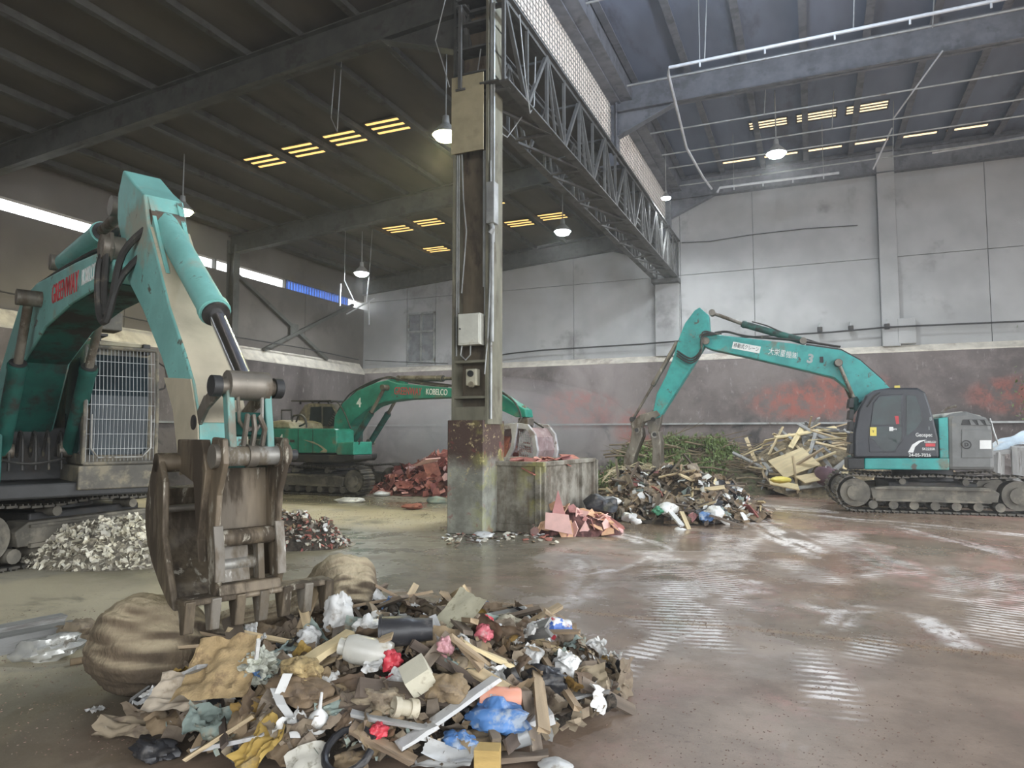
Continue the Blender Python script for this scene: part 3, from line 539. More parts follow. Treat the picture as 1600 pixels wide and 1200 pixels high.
for a, bq in (((-CW_ - .06, -.07, CH_ - .05), (.07, .06, CH_ + .04)), ((-.06, .06, CH_ - .05), (.07, CD_ + .1, CH_ + .04)), ((-CW_ - .06, .06, CH_ - .05), (-CW_ + .06, CD_ + .1, CH_ + .04)), ((-CW_, CD_ - .04, CH_ - .05), (0, CD_ + .08, CH_ + .04))):
    B().bb(a, bq).obj('rim', SK, skip, bevel=.012)
for y in (.0, 1.95, 2.66): B().bb((-.02, y, .0), (.07, y + .12, CH_ - .05)).obj('rib', SK, skip, bevel=.01)
for x in (-.12, -1.9): B().bb((x, -.07, .0), (x + .12, .02, CH_ - .05)).obj('rib', SK, skip, bevel=.01)
B().bb((-CW_, -.05, .02), (0, .03, .18)).obj('bottom_rail', SK, skip); B().bb((-.04, 0, .02), (.05, CD_, .16)).obj('bottom_rail', SK, skip)
B().bb((.0, CD_ + .06, .55), (.1, CD_ + .16, CH_)).obj('end_lip', SK, skip)
# ------------------------------------------------------------------ excavators
SHOE = B().box((0, 0, 0), (.165, .58, .035)).box((-.05, 0, .03), (.02, .58, .03)).box((.03, 0, .03), (.02, .58, .03)).mesh('track_shoe', TRACK)
def loop_pts(L, r, zc, n):
    per = 2 * L + 2 * math.pi * r; out = []
    for i in range(n):
        s = per * i / n
        if s < L: out.append((-L / 2 + s, zc - r, 0))
        elif s < L + math.pi * r: a = (s - L) / r; out.append((L / 2 + r * math.sin(a), zc - r * math.cos(a), -a))
        elif s < 2 * L + math.pi * r:
            q = s - L - math.pi * r; sag = .05 * math.sin(q / L * math.pi * 2) ** 2; out.append((L / 2 - q, zc + r - sag, -math.pi))
        else: a = (s - 2 * L - math.pi * r) / r; out.append((-L / 2 - r * math.sin(a), zc + r * math.cos(a), -math.pi - a))
    return out
def undercarriage(root, rot, off=(0, 0), L=3.55, r=.45, gauge=2.05):
    T = Matrix.Translation((off[0], off[1], 0)) @ Matrix.Rotation(rot, 4, 'Z')
    def ob(b, name, m, par=root, **k):
        b.v = [tuple(T @ Vector(q)) for q in b.v]; return b.obj(name, m, par, **k)
    for s in (-1, 1):
        yc = s * gauge / 2; b = B(); zc = r + .045
        pts = loop_pts(L, r - .05, zc, 60)
        for w_ in (.12,):
            k = len(b.v); n = len(pts)
            for x, z, a in pts: b.v += [(x, yc - w_, z), (x, yc + w_, z)]
            for i in range(n): j = (i + 1) % n; b.f.append((k + 2 * i, k + 2 * j, k + 2 * j + 1, k + 2 * i + 1))
        tk = ob(b, 'track', TRACK)
        for x, z, a in loop_pts(L, r, zc, 52):
            M = T @ Matrix.Translation((x, yc, z)) @ Matrix.Rotation(a, 4, 'Y') @ Matrix.Rotation(math.pi, 4, 'X')
            inst('track_shoe', SHOE, tk, M=M)
        for x, nm in ((L / 2, 'idler'), (-L / 2, 'sprocket')):
            b = B(); b.cyl((x, yc - .2, zc), (x, yc + .2, zc), r - .09, n=24); b.cyl((x, yc - .27, zc), (x, yc + .27, zc), .2, n=18); ob(b, nm, FRAMEM, smooth=True)
        b = B(); b.prism([(-L / 2 + .45, .32), (L / 2 - .4, .32), (L / 2 - .35, .62), (L / 2 - .8, .68), (-L / 2 + .6, .68), (-L / 2 + .4, .55)], yc - .24, yc + .24); ob(b, 'track_frame', FRAMEM, bevel=.02)
        b = B(); b.bb((-L / 2 + .6, yc + s * .24, .30), (L / 2 - .45, yc + s * .30, .36)).bb((-L / 2 + .6, yc + s * .24, .60), (L / 2 - .45, yc + s * .29, .64)); ob(b, 'frame_rail', FRAMEM)
        for i in range(7):
            x = -L / 2 + .4 + i * (L - .8) / 6; b = B(); b.cyl((x, yc - .24, .2), (x, yc + .24, .2), .11, n=12); ob(b, 'roller', FRAMEM, smooth=True)
        for x in (-.7, .7): b = B(); b.cyl((x, yc - .2, .8), (x, yc + .2, .8), .08, n=12); ob(b, 'carrier_roller', FRAMEM, smooth=True)
    b = B(); b.bb((-1.0, -gauge / 2, .42), (1.0, gauge / 2, .78)); ob(b, 'cross_frame', DARK, bevel=.03)
    b = B(); b.cyl((0, 0, .75), (0, 0, 1.08), .72, n=28); ob(b, 'swing_ring', DARK, smooth=True)
class Ex:
    def __init__(s, loc, heading, label):
        s.root = empty('excavator', (loc[0], loc[1], 0), heading, label, 'excavator'); s.o = Vector((loc[0], loc[1], 0)); s.h = Vector((math.cos(heading), math.sin(heading), 0)); s.l = Vector((-s.h.y, s.h.x, 0))
    def lp(s, px, py, y=0.0):             # point of the machine's vertical plane at sideways offset y, as (x, z)
        r = ray(px, py); o = CP - s.o; t = (y - o.dot(s.l)) / r.dot(s.l); p = o + r * t
        return (p.dot(s.h), p.z)
    def pl(s, pts, y=0.0): return [s.lp(a, b_, y) for a, b_ in pts]
    def cylinder(s, a, m, b_, y, rb, rr, mb=TEAL, name='hydraulic_cylinder', rodm=None):
        A, M_, Q = (Vector((p[0], y, p[1])) for p in (a, m, b_)); d = (Q - A).normalized()
        o = B().cyl(A, M_, rb, n=18).obj(name, mb, s.root, smooth=True)
        B().cyl(M_ - d * .09, M_ - d * .02, rb * 1.1, n=18).obj('gland', mb, o, smooth=True); B().cyl(M_ - d * .02, M_ + d * .02, rb * .95, n=18).obj('seal', DARK, o, smooth=True)
        B().cyl(M_, Q, rr, n=14).obj('rod', rodm or STEEL, o, smooth=True)
        for p in (A, Q): B().cyl(p + Vector((0, -rb * 1.3, 0)), p + Vector((0, rb * 1.3, 0)), rb * .95, n=14).obj('eye', STEEL, o, smooth=True)
        return o
    def hose(s, pts, r=.028, y=None):
        P_ = [Vector(p) for p in pts]; out = []
        for i in range(len(P_) - 1):
            p0, p1, p2, p3 = P_[max(i - 1, 0)], P_[i], P_[i + 1], P_[min(i + 2, len(P_) - 1)]
            for k_ in range(5):
                t = k_ / 5; out.append(.5 * ((2 * p1) + (-p0 + p2) * t + (2 * p0 - 5 * p1 + 4 * p2 - p3) * t * t + (-p0 + 3 * p1 - 3 * p2 + p3) * t ** 3))
        out.append(P_[-1]); return B().tube(out, r, 7).obj('hydraulic_hose', HOSE, s.root, smooth=True)
    def pin(s, c, y0, y1, r, m=STEEL, name='pin'): return B().cyl((c[0], y0, c[1]), (c[0], y1, c[1]), r, n=18).obj(name, m, s.root, smooth=True)
    def part(s, name, m, pts, y0, y1, bevel=.02, par=None): return B().prism(pts, y0, y1).obj(name, m, par or s.root, bevel=bevel)
def M3(loc, rx, ry, rz): return Matrix.Translation(loc) @ Matrix.Rotation(rz, 4, 'Z') @ Matrix.Rotation(ry, 4, 'Y') @ Matrix.Rotation(rx, 4, 'X')
# ---- nearest machine, left of the picture
E1 = Ex((-11.75, 7.45), R_(-23), 'nearest teal excavator with caged cab, arm lowered onto the cloth bundle')
undercarriage(E1.root, R_(23) + R_(93), (-.65, .42))
r1 = E1.root
ys = -.30
boom = E1.part('boom', TEAL_W, E1.pl([(171, 386), (120, 408), (57, 442), (33, 468), (14, 530), (-6, 600), (-28, 700), (4, 712), (20, 640), (36, 565), (69, 511), (110, 474), (165, 440), (178, 415)], ys), ys, .30, .025)
arm = E1.part('arm', TEAL_W, E1.pl([(192, 265), (210, 289), (224, 303), (230, 349), (242, 390), (264, 478), (288, 550), (303, 601), (311, 660), (312, 735), (284, 738), (270, 616), (250, 555), (222, 484), (198, 436), (186, 370), (183, 340), (184, 304)], -.19), -.19, .19, .02)
# beige scuffed front plate of the arm
fp = [E1.lp(a, b_, -.19) for a, b_ in ((232, 354), (242, 392), (264, 480), (288, 551), (303, 602), (311, 660))]
b = B(); n = len(fp)
for x, z in fp: b.v += [(x + .012, -.178, z), (x + .012, .186, z)]
for i in range(n - 1): b.f.append((2 * i, 2 * i + 1, 2 * i + 3, 2 * i + 2))
b.obj('arm_front_plate', ARMF, r1)
for y0 in (-.15, .115):
    q = E1.pl([(224, 303), (232, 345), (252, 425), (246, 400)], -.19); b = B(); b.prism([(q[0][0], q[0][1]), (q[0][0] + .09, q[0][1] - .30), (q[1][0] + .10, q[1][1] - .22), (q[2][0], q[2][1])], y0, y0 + .035); b.obj('cylinder_bracket', TEAL_W, arm)
for s_ in (-1, 1): E1.part('arm_cheek', ARMF, E1.pl([(258, 590), (300, 592), (311, 660), (313, 738), (283, 742), (272, 640)], -.19), s_ * .19, s_ * .203, .004)
pv = E1.lp(186, 390, -.23); E1.pin(pv, -.40, .40, .13, STEEL, 'arm_pivot')
for s_ in (-1, 1): E1.part('boom_tip_plate', STEEL, [(pv[0] - .12, pv[1] + .16), (pv[0] + .08, pv[1] + .15), (pv[0] + .15, pv[1] - .03), (pv[0] + .05, pv[1] - .15), (pv[0] - .12, pv[1] - .14)], s_ * .30, s_ * .34, .01)
c0 = E1.lp(258, 350, 0); c1 = E1.lp(337, 490, 0); c2 = E1.lp(386, 603, 0)
E1.cylinder(c0, c1, c2, 0, .12, .066, TEAL_W, rodm=CHROME)
a0 = E1.lp(98, 412, 0); a1 = E1.lp(160, 362, 0); a2 = E1.lp(196, 326, 0)
E1.cylinder(a0, a1, a2, 0, .12, .065, TEAL_W)
for s_ in (-.44, .44):
    q0 = E1.lp(2, 705, -.44); q1 = E1.lp(28, 568, -.44); q2 = E1.lp(46, 466, -.44); E1.cylinder(q0, q1, q2, s_, .115, .06, TEAL_D)
E1.pin(E1.lp(46, 466, -.44), -.55, .55, .075, STEEL)
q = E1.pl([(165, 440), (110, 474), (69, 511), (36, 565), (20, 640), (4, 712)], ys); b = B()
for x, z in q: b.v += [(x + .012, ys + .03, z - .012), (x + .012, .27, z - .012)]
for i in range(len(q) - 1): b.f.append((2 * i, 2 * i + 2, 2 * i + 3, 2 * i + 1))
b.obj('belly_shade_plate', TEAL_D, boom, label='underside plate with shade painted into its dark colour')  # added plate; the boom's underside shade is put into its dark colour
E1.hose([(c0[0] + .05, -.1, c0[1]), (c0[0] - .25, -.3, c0[1] - .3), (pv[0] + .3, -.36, pv[1] - .65), (pv[0] + .16, -.38, pv[1] - .75), (pv[0] + .05, -.36, pv[1] - .3), (pv[0] + .06, -.34, pv[1] + .05), (pv[0] - .2, -.2, pv[1] + .25)], .035)
E1.hose([(c0[0] + .02, .1, c0[1]), (c0[0] - .3, -.28, c0[1] - .5), (pv[0] + .3, -.40, pv[1] - .8), (pv[0] + .1, -.42, pv[1] - .6), (pv[0] - .02, -.38, pv[1] - .1), (pv[0] - .2, -.1, pv[1] + .28)], .035)
for k_ in range(3):
    yk = -.18 + .16 * k_; bt = E1.pl([(168, 380), (115, 404), (60, 438), (34, 464), (8, 545), (-20, 650)], -.3)
    E1.hose([(x + (-.04 if i > 2 else 0), yk, z + .05) for i, (x, z) in enumerate(bt)], .026)
an = lambda a, b_: math.atan2(b_[1] - a[1], b_[0] - a[0])
ta = E1.lp(78, 474, ys); tb = E1.lp(124, 438, ys); ang = an(E1.lp(80, 462, ys), E1.lp(160, 418, ys))
mid = E1.lp(101, 452, ys); text('GREENWAY', .36, RED, r1, M3((mid[0], ys - .004, mid[1]), R_(90), -ang, 0), sx=.70, bold=-.002, label='faded red lettering')
mid = E1.lp(139, 430, ys); text('KOBELCO', .26, WHITE, r1, M3((mid[0], ys - .004, mid[1]), R_(90), -ang, 0), sx=.52, bold=.0, label='white lettering')
# house
E1.part('deck', DARK, [(-2.3, 1.06), (1.55, 1.06), (1.55, 1.28), (-2.3, 1.28)], -1.3, 1.45, .03)
E1.part('tool_box', TEAL_D, [(.1, 1.28), (1.35, 1.28), (1.35, 2.0), (.1, 2.05)], -1.32, -.5, .04)
E1.part('engine_hood', TEAL_D, [(-2.3, 1.28), (-.3, 1.28), (-.3, 2.35), (-2.2, 2.3)], -1.3, 1.3, .06)
E1.part('counterweight', DARK, [(-2.9, 1.0), (-2.25, 1.0), (-2.25, 2.3), (-2.75, 2.3), (-2.95, 1.9)], -1.35, 1.35, .1)
E1.part('boom_bracket', DARK, [(-.3, 1.28), (.5, 1.28), (.35, 2.1), (-.15, 2.1)], -.5, .5, .02)
E1.part('cab_floor', CABG, [(-.4, 1.16), (1.62, 1.16), (1.62, 1.52), (-.4, 1.52)], .40, 1.52, .02)
cab = E1.part('cab', CABG, [(-.4, 1.52), (1.42, 1.52), (1.45, 1.9), (1.40, 2.7), (1.25, 3.32), (1.1, 3.40), (-.35, 3.38), (-.4, 3.2)], .47, 1.47, .05)
B().prism([(1.44, 1.68), (1.49, 1.68), (1.47, 2.6), (1.34, 3.24), (1.29, 3.22), (1.40, 2.6)], .56, 1.38).obj('windscreen', GLASS, cab)
B().prism([(1.36, 1.7), (1.15, 3.2), (.5, 3.2), (.35, 2.4), (.35, 1.7)], .455, .475).obj('side_window', GLASS, cab)
b = B(); cg = lambda t: (1.56 + (-.18 * max(0, (t - .5)) * 2) * .6, 1.55 + 1.8 * t)
for i in range(19):
    y = .50 + i * .053; b.tube([(cg(t)[0], y, cg(t)[1]) for t in (0, .5, 1)], .0035, 4)
for j in range(9): t = j / 8; b.tube([(cg(t)[0], .49, cg(t)[1]), (cg(t)[0], 1.47, cg(t)[1])], .0045, 4)
gd = b.obj('window_guard', GALV, cab)
b = B()
for y in (.47, 1.49): b.tube([(cg(t)[0], y, cg(t)[1]) for t in (0, .5, 1)], .028, 8)
for t in (0, 1): b.tube([(cg(t)[0], .47, cg(t)[1]), (cg(t)[0], 1.49, cg(t)[1])], .03, 8)
b.obj('guard_frame', CABG, cab, smooth=True)
b = B(); b.tube([(1.57, .56, 2.3), (1.6, .56, 1.78), (1.6, .66, 1.64), (1.6, 1.28, 1.64), (1.6, 1.4, 1.78), (1.57, 1.4, 2.3)], .015, 7); b.obj('guard_hoop', STEEL_B, cab, smooth=True)
B().bb((1.02, .55, 3.40), (1.3, 1.4, 3.46)).obj('roof_visor', CREAM, cab, bevel=.01)
for y in (.62, 1.36): B().bb((1.22, y - .06, 3.28), (1.36, y + .06, 3.46)).obj('work_lamp', DARK, cab, bevel=.02)
B().bb((.3, .7, 3.72), (.75, 1.15, 4.02)).obj('roof_box', CABG, cab, bevel=.02); B().bb((.25, .3, 3.62), (.7, .95, 3.66)).obj('roof_plate', DARK, cab); B().bar((.5, .85, 3.4), (.5, .85, 3.72), .08, .08).obj('roof_post', DARK, cab)
b = B(); b.tube([(1.35, 1.5, 3.2), (1.45, 1.62, 3.1), (1.45, 1.66, 2.9), (1.4, 1.64, 2.75), (1.38, 1.55, 2.72)], .015, 6); b.obj('mirror_arm', DARK, cab, smooth=True)
for i in range(5): E1.hose([(.4, -.35 + i * .17, 1.6), (.62, -.38 + i * .18, 2.0), (.85, -.36 + i * .17, 1.95), (.95, -.36 + i * .17, 1.45)], .022)
E1.hose([(.9, -.5, 1.62), (1.0, -.1, 1.55), (.95, .35, 1.62)], .02)
_seen = set(bpy.data.objects)
# bucket linkage
pt = E1.lp(386, 605, 0); pb = E1.lp(392, 712, 0); ae = E1.lp(298, 640, -.23); S0 = ae[0]
E1.pin(pt, -.40, .40, .06, STEEL, 'link_pin'); E1.pin(pt, -.47, -.36, .08, DARK, 'pin_collar'); E1.pin(pt, .36, .47, .08, DARK, 'pin_collar')
E1.pin(pt, -.12, .12, .078, STEEL, 'pin_boss')
for s_ in (-1, 1):
    b = B(); b.bar((ae[0], s_ * .30, ae[1] - .1), ((ae[0] + pt[0]) / 2 - .02, s_ * .33, (ae[1] + pt[1]) / 2 - .02), .06, .12).bar(((ae[0] + pt[0]) / 2 - .04, s_ * .33, (ae[1] + pt[1]) / 2 - .04), (pt[0], s_ * .33, pt[1]), .06, .11); b.obj('side_link', STEEL, r1, bevel=.01)
    b = B(); b.bar((pt[0], s_ * .25, pt[1]), (pb[0], s_ * .25, pb[1]), .09, .10); b.obj('bucket_link', TEAL_L, r1, bevel=.01)
B().bar((pt[0] - .03, 0, pt[1] - .2), (pb[0] - .03, 0, pb[1] + .15), .44, .03).obj('link_web', TEAL_D, r1)
b = B(); b.tube([(pt[0] + .06, -.16, pt[1] - .08), (pt[0] + .08, -.15, pt[1] - .26), (pt[0] + .09, -.08, pt[1] - .32), (pt[0] + .09, .08, pt[1] - .32), (pt[0] + .08, .15, pt[1] - .26), (pt[0] + .06, .16, pt[1] - .08)], .02, 8); b.obj('lifting_shackle', STEEL_B, r1, smooth=True)
for y in (-.12, 0, .13): B().tube([(pb[0] + .02, y, pb[1] + .08), (pb[0] + .06, y, pb[1] + .2), (pb[0] + .02, y * .6, pb[1] + .3)], .03, 8).obj('link_lug', STEEL, r1, smooth=True)
E1.pin(ae[0:1] + (ae[1] - .1,), -.36, .36, .06, DARK)
# grapple: fork jaw in front, scoop jaw behind
E1.pin(pb, -.34, .34, .075, STEEL_B, 'jaw_pin')
for s_ in (-1, 1): E1.pin(pb, s_ * .34, s_ * .50, .088, STEEL, 'pin_collar')
E1.pin(pb, .5, .62, .045, DARK, 'pin_nut'); E1.pin(pb, -.06, .06, .085, STEEL, 'pin_boss')
gx, gz = pb
def jaw_out(k_=0): return [(gx - .10, gz + .14), (gx + .10, gz + .13), (gx + .13, gz - .05), (gx + .03, gz - .28), (gx + .01, gz - .5), (gx + .05, gz - 0.686), (gx + .07, gz - 0.888), (gx + .0, gz - 1.032), (gx - .10, gz - 1.046), (gx - .10, gz - 0.852), (gx - .16, gz - .6), (gx - .25, gz - .3)]
for s_ in (-1, 1): E1.part('fork_plate', JAW, jaw_out(), s_ * .44, s_ * .36, .015); E1.part('wear_strip', WEAR, [(gx + .015, gz - .5), (gx + .06, gz - 0.686), (gx + .08, gz - 0.888), (gx + .05, gz - 0.888), (gx + .03, gz - 0.686), (gx - .01, gz - .5)], s_ * .46, s_ * .34, .005)
B().cyl((gx - .04, -.4, gz - .60), (gx - .04, .4, gz - .60), .062, n=14).obj('cross_tube', JAW, r1, smooth=True)
B().cyl((gx - .10, -.4, gz - 0.802), (gx - .10, .2, gz - 0.802), .05, n=14).obj('cross_tube', STEEL_B, r1, smooth=True)
b = B(); b.prism([(gx - .16, gz - 0.658), (gx - .10, gz - 0.658), (gx - .07, gz - 0.802), (gx - .03, gz - 0.931), (gx - .08, gz - 0.931), (gx - .12, gz - 0.802)], -.36, .06); b.obj('ramp_plate', WEAR, r1)
b = B(); b.prism([(gx - .12, gz - 0.643), (gx - .04, gz - 0.643), (gx + .0, gz - 0.924), (gx - .1, gz - 0.924)], .15, .23); b.obj('fork_rib', WEAR, r1)
b = B(); b.prism([(gx - .28, gz - .1), (gx - .2, gz - .1), (gx - .16, gz - .55), (gx - .26, gz - .55)], -.36, .36); b.obj('fork_back_plate', DARK if False else JAW, r1)
b = B(); b.prism([(gx - .14, gz - 0.917), (gx + .05, gz - 0.917), (gx + .08, gz - 0.989), (gx - .12, gz - 1.003)], -.40, .40); b.obj('lip_plate', JAW, r1, bevel=.01)
b = B(); b.prism([(gx - .12, gz - 0.989), (gx + .06, gz - 0.989), (gx + .07, gz - 1.032), (gx - .12, gz - 1.046)], -.47, .68); b.obj('tooth_bar', JAW, r1, bevel=.015)
for i in range(7):
    y = -.43 + i * .178; B().prism([(gx - .1, gz - 0.989), (gx + .085, gz - 0.996), (gx + .05, gz - 1.219), (gx - .02, gz - 1.234)], y - .035, y + .035).obj('tooth', WEAR if i % 2 else JAW, r1, bevel=.008)
for o_ in bpy.data.objects:                # the linkage and fork are narrow compared with the tooth bar
    if o_ not in _seen and o_.parent == r1 and o_.name.split('.')[0] not in ('tooth', 'tooth_bar'):
        for v_ in o_.data.vertices: v_.co.y *= .58
# scoop jaw
bx = gx - .68
def scoop(t): return (bx - .20 * math.sin(t * 3.0) - .03 + .45 * t ** 3, gz - .05 - 1.02 * t)
for y0, y1 in ((-.46, -.41), (.34, .39)):
    q = [scoop(i / 8) for i in range(9)]; E1.part('scoop_side', JAW, [(bx + .06, gz + .0)] + [(x - .02, z) for x, z in q] + [(bx + .5, gz - 1.104), (bx + .36, gz - 0.852), (bx + .22, gz - .6), (bx + .20, gz - .2)], y0, y1, .015)
b = B(); q = [scoop(.22 + .78 * i / 10) for i in range(11)]
b.prism(q + [(x - .03, z) for x, z in reversed(q)], -.42, .36); b.obj('scoop_shell', JAW, r1)
B().cyl((bx + .02, -.46, gz - .06), (bx + .02, .36, gz - .06), .075, n=14).obj('scoop_tube', JAW, r1, smooth=True)
B().cyl((bx + .0, -.42, gz - .42), (bx + .0, .36, gz - .42), .03, n=10).obj('scoop_tube', STEEL, r1, smooth=True)
E1.part('jaw_bridge', JAW, [(bx + .0, gz + .12), (gx - .18, gz + .12), (gx - .08, gz - .1), (gx - .2, gz - 0.614), (bx + .5, gz - 0.780), (bx + .36, gz - .2), (bx + .0, gz - .12)], -.30, -.23, .015)
E1.part('jaw_bridge', JAW, [(bx + .0, gz + .12), (gx - .18, gz + .12), (gx - .08, gz - .1), (gx - .2, gz - .5), (bx + .36, gz - .3), (bx + .0, gz - .12)], .23, .30, .015)
# ---- machine at the right
E3 = Ex((2.75, 21.75), R_(182), 'right-hand teal and black excavator marked 3, working the heap by the far wall')
r3 = E3.root; undercarriage(r3, R_(185) - R_(182) + math.pi * 0, (.1, 0), L=3.6)
BW = .27
E3.part('boom', TEAL, E3.pl([(1098, 531), (1108, 522), (1125, 523), (1173, 529), (1242, 537), (1314, 547), (1344, 563), (1378, 593), (1396, 612), (1404, 690), (1356, 690), (1334, 617), (1324, 607), (1303, 590), (1242, 575), (1173, 559), (1112, 546), (1100, 541)], BW), -BW, BW, .03)
E3.part('boom_hose_cover', DARK, [(x, z + .05) for x, z in E3.pl([(1260, 539), (1314, 547), (1344, 563), (1378, 593), (1384, 600), (1378, 597), (1344, 567), (1314, 551), (1260, 543)], BW)], -.2, .2, .005)
E3.part('arm', TEAL, E3.pl([(1093, 480), (1107, 492), (1109, 515), (1104, 535), (1080, 575), (1050, 622), (1031, 652), (1018, 656), (1026, 615), (1040, 588), (1052, 558), (1060, 530), (1070, 505), (1085, 485)], .22), -.22, .22, .02)
pv3 = E3.lp(1103, 533, .22); E3.pin(pv3, -.34, .34, .11, STEEL, 'arm_pivot')
q = E3.pl([(1255, 533), (1160, 506), (1113, 489)], 0); E3.cylinder(q[0], q[1], q[2], 0, .10, .055, TEAL_D)
q = E3.pl([(1057, 537), (1020, 602), (988, 657)], 0); E3.cylinder(q[0], q[1], q[2], 0, .07, .04, STEEL)
for s_ in (-.4, .4):
    q = E3.pl([(1352, 700), (1334, 622), (1310, 567)], .4); E3.cylinder(q[0], q[1], q[2], s_, .10, .05, TEAL_D)
E3.pin(E3.lp(1310, 567, .4), -.45, .45, .11, DARK)
for i, yy in enumerate((.3, .35, .4)):
    q = E3.pl([(1120 + 4 * i, 522), (1098, 519 + 4 * i), (1096, 545 + 4 * i), (1080, 560 + 4 * i), (1058, 548 + 4 * i)], .3); E3.hose([(x, yy, z) for x, z in q], .025)
for i, yy in enumerate((-.12, .1)):
    q = E3.pl([(1116, 521), (1135, 519), (1165, 526), (1215, 530), (1255, 534), (1314, 543)], .2); E3.hose([(x, yy, z + .04) for x, z in q], .022)
E3.hose([(x, .05, z) for x, z in E3.pl([(1175, 503), (1200, 510), (1230, 523), (1262, 531), (1290, 540)], 0)], .02)
def e3t(s, px, py, size, m, y, sx=1, ang=0, bold=.006): a = E3.lp(px, py, y); text(s, size, m, r3, M3((a[0], y + .004, a[1]), R_(90), ang, R_(180)), sx=sx, bold=bold)
a13 = an(E3.lp(1130, 540, BW), E3.lp(1300, 568, BW)); tl = -(a13 - math.pi) if abs(a13) > 1.57 else a13
c_ = E3.lp(1166, 543, BW); TILT = math.atan2(E3.lp(1130, 536, BW)[1] - E3.lp(1290, 565, BW)[1], E3.lp(1130, 536, BW)[0] - E3.lp(1290, 565, BW)[0])
B().box((0, 0, 0), (.78, .006, .20)).obj('name_plate', WHITE, r3).matrix_local = M3((c_[0], BW + .003, c_[1]), 0, -TILT, 0)
def e3t(s, px, py, size, m, y, sx=1, tilt=0.0, bold=.006):
    a = E3.lp(px, py, y); text(s, size, m, r3, Matrix.Translation((a[0], y + .008, a[1])) @ Matrix.Rotation(-tilt, 4, 'Y') @ Matrix.Rotation(math.pi, 4, 'Z') @ Matrix.Rotation(R_(90), 4, 'X'), sx=sx, bold=bold)
e3t('移動式クレーン', 1166, 543, .15, DARK, BW, .68, TILT, 0); e3t('大栄重機㈱', 1223, 553, .22, WHITE, BW, .72, TILT, 0); e3t('3', 1266, 561, .34, GREYT, BW, 1, TILT, .015)
B().bb((-.04, 0, -.06), (.05, .03, .1)).obj('boom_lamp', DARK, r3).location = (E3.lp(1284, 563, BW)[0], BW, E3.lp(1284, 563, BW)[1])
# house of the right machine (profile measured on its left side)
YS = 1.32
def c3(pts): return E3.pl([(1220 + .2417 * a, 540 + .2417 * b_) for a, b_ in pts], YS)
E3.part('deck', TEAL, c3([(540, 728), (1090, 728), (1090, 806), (540, 800)]), -1.25, YS + .01, .03)
E3.part('deck_nose', DARK, c3([(432, 728), (540, 728), (540, 800), (432, 800)]), .2, YS, .03)
E3.part('deck_nose', TEAL_D, c3([(480, 728), (600, 728), (600, 800), (480, 800)]), -1.25, .2, .03)
cab = E3.part('cab', CABM, c3([(470, 726), (472, 560), (500, 420), (552, 322), (605, 288), (700, 272), (885, 272), (935, 302), (962, 380), (992, 480), (1020, 600), (1025, 726)]), .38, YS, .05)
dr = B().prism(c3([(572, 688), (568, 596), (596, 372), (636, 322), (790, 312), (795, 604), (752, 660), (742, 688)]), YS - .01, YS + .015).obj('door', CABM, cab, bevel=.01)
B().prism(c3([(586, 510), (604, 376), (642, 332), (778, 322), (778, 512)]), YS + .0, YS + .022).obj('door_glass', GLASS_C, dr)
B().prism(c3([(582, 590), (582, 524), (780, 524), (780, 606), (742, 660), (735, 680), (660, 680)]), YS + .0, YS + .022).obj('door_glass', GLASS_C, dr)
B().prism(c3([(812, 322), (868, 324), (900, 400), (910, 488), (866, 544), (812, 586)]), YS - .01, YS + .02).obj('side_glass', GLASS_C, cab)
B().prism(c3([(470, 700), (474, 560), (502, 420), (554, 322), (560, 330), (510, 424), (484, 562), (480, 700)]), .48, 1.22).obj('windscreen', GLASS_C, cab).location = (.02, 0, 0)
for i in range(5): B().prism(c3([(448, 340 + i * 75), (476 + 0, 340 + i * 75), (472, 400 + i * 75), (440, 400 + i * 75)]), .45, 1.25).obj('slat', DARK, cab, bevel=.01)
b = B(); q = c3([(556, 395), (600, 330), (640, 300)]); b.tube([(x, YS + .03, z) for x, z in q], .02, 6); b.obj('grab_rail', DARK, cab, smooth=True)
st = c3([(690, 400), (770, 400), (770, 500), (690, 500)]); B().prism(st, .7, 1.1).obj('seat', DARK, cab, bevel=.03)
B().prism(c3([(735, 455), (760, 455), (765, 505), (745, 508)]), YS + .01, YS + .026).obj('red_tag', RED, cab)
B().prism(c3([(576, 528), (618, 528), (618, 584), (576, 584)]), YS + .015, YS + .027).obj('sticker', YEL, cab)
B().prism(c3([(700, 526), (726, 526), (726, 552), (700, 552)]), YS + .015, YS + .027).obj('sticker', WHITE, cab)
def c3p(a, b_): return (1220 + .2417 * a, 540 + .2417 * b_)
for s, a, b_, sz, m in (('24-05-7026', 898, 709, .115, WHITE), ('SK225SR', 955, 669, .085, WHITE), ('Geospec', 925, 578, .13, WHITE), ('Acera', 728, 539, .075, WHITE), ('KOBELCO', 965, 623, .07, WHITE), ('8', 968, 475, .13, GREYT), ('1', 958, 535, .12, GREYT), ('Y', 597, 556, .09, DARK)):
    e3t(s, *c3p(a, b_), sz, m, YS + (.02 if s in ('Y', 'Acera') else .002), .92 if s[0] in '2S' else .8, 0, .001)
B().prism(c3([(935, 632), (998, 632), (998, 652), (935, 652)]), YS - .01, YS + .008).obj('red_decal', RED, cab)
B().prism(c3([(822, 690), (850, 640), (890, 615), (945, 608), (900, 626), (868, 655), (856, 692)]), YS - .01, YS + .006).obj('swoosh_decal', WHITE, cab)
E3.part('panel', TEAL, c3([(1020, 470), (1082, 462), (1088, 728), (1030, 728)]), .3, YS - .02, .02)
cw = E3.part('counterweight', GREYP, c3([(1085, 806), (1080, 470), (1100, 440), (1200, 425), (1330, 465), (1362, 500), (1382, 700), (1384, 808)]), -1.25, YS, .09)
B().prism(c3([(1168, 726), (1168, 542), (1362, 542), (1370, 726)]), YS - .01, YS + .018).obj('engine_door', GREYP, cw, bevel=.012)
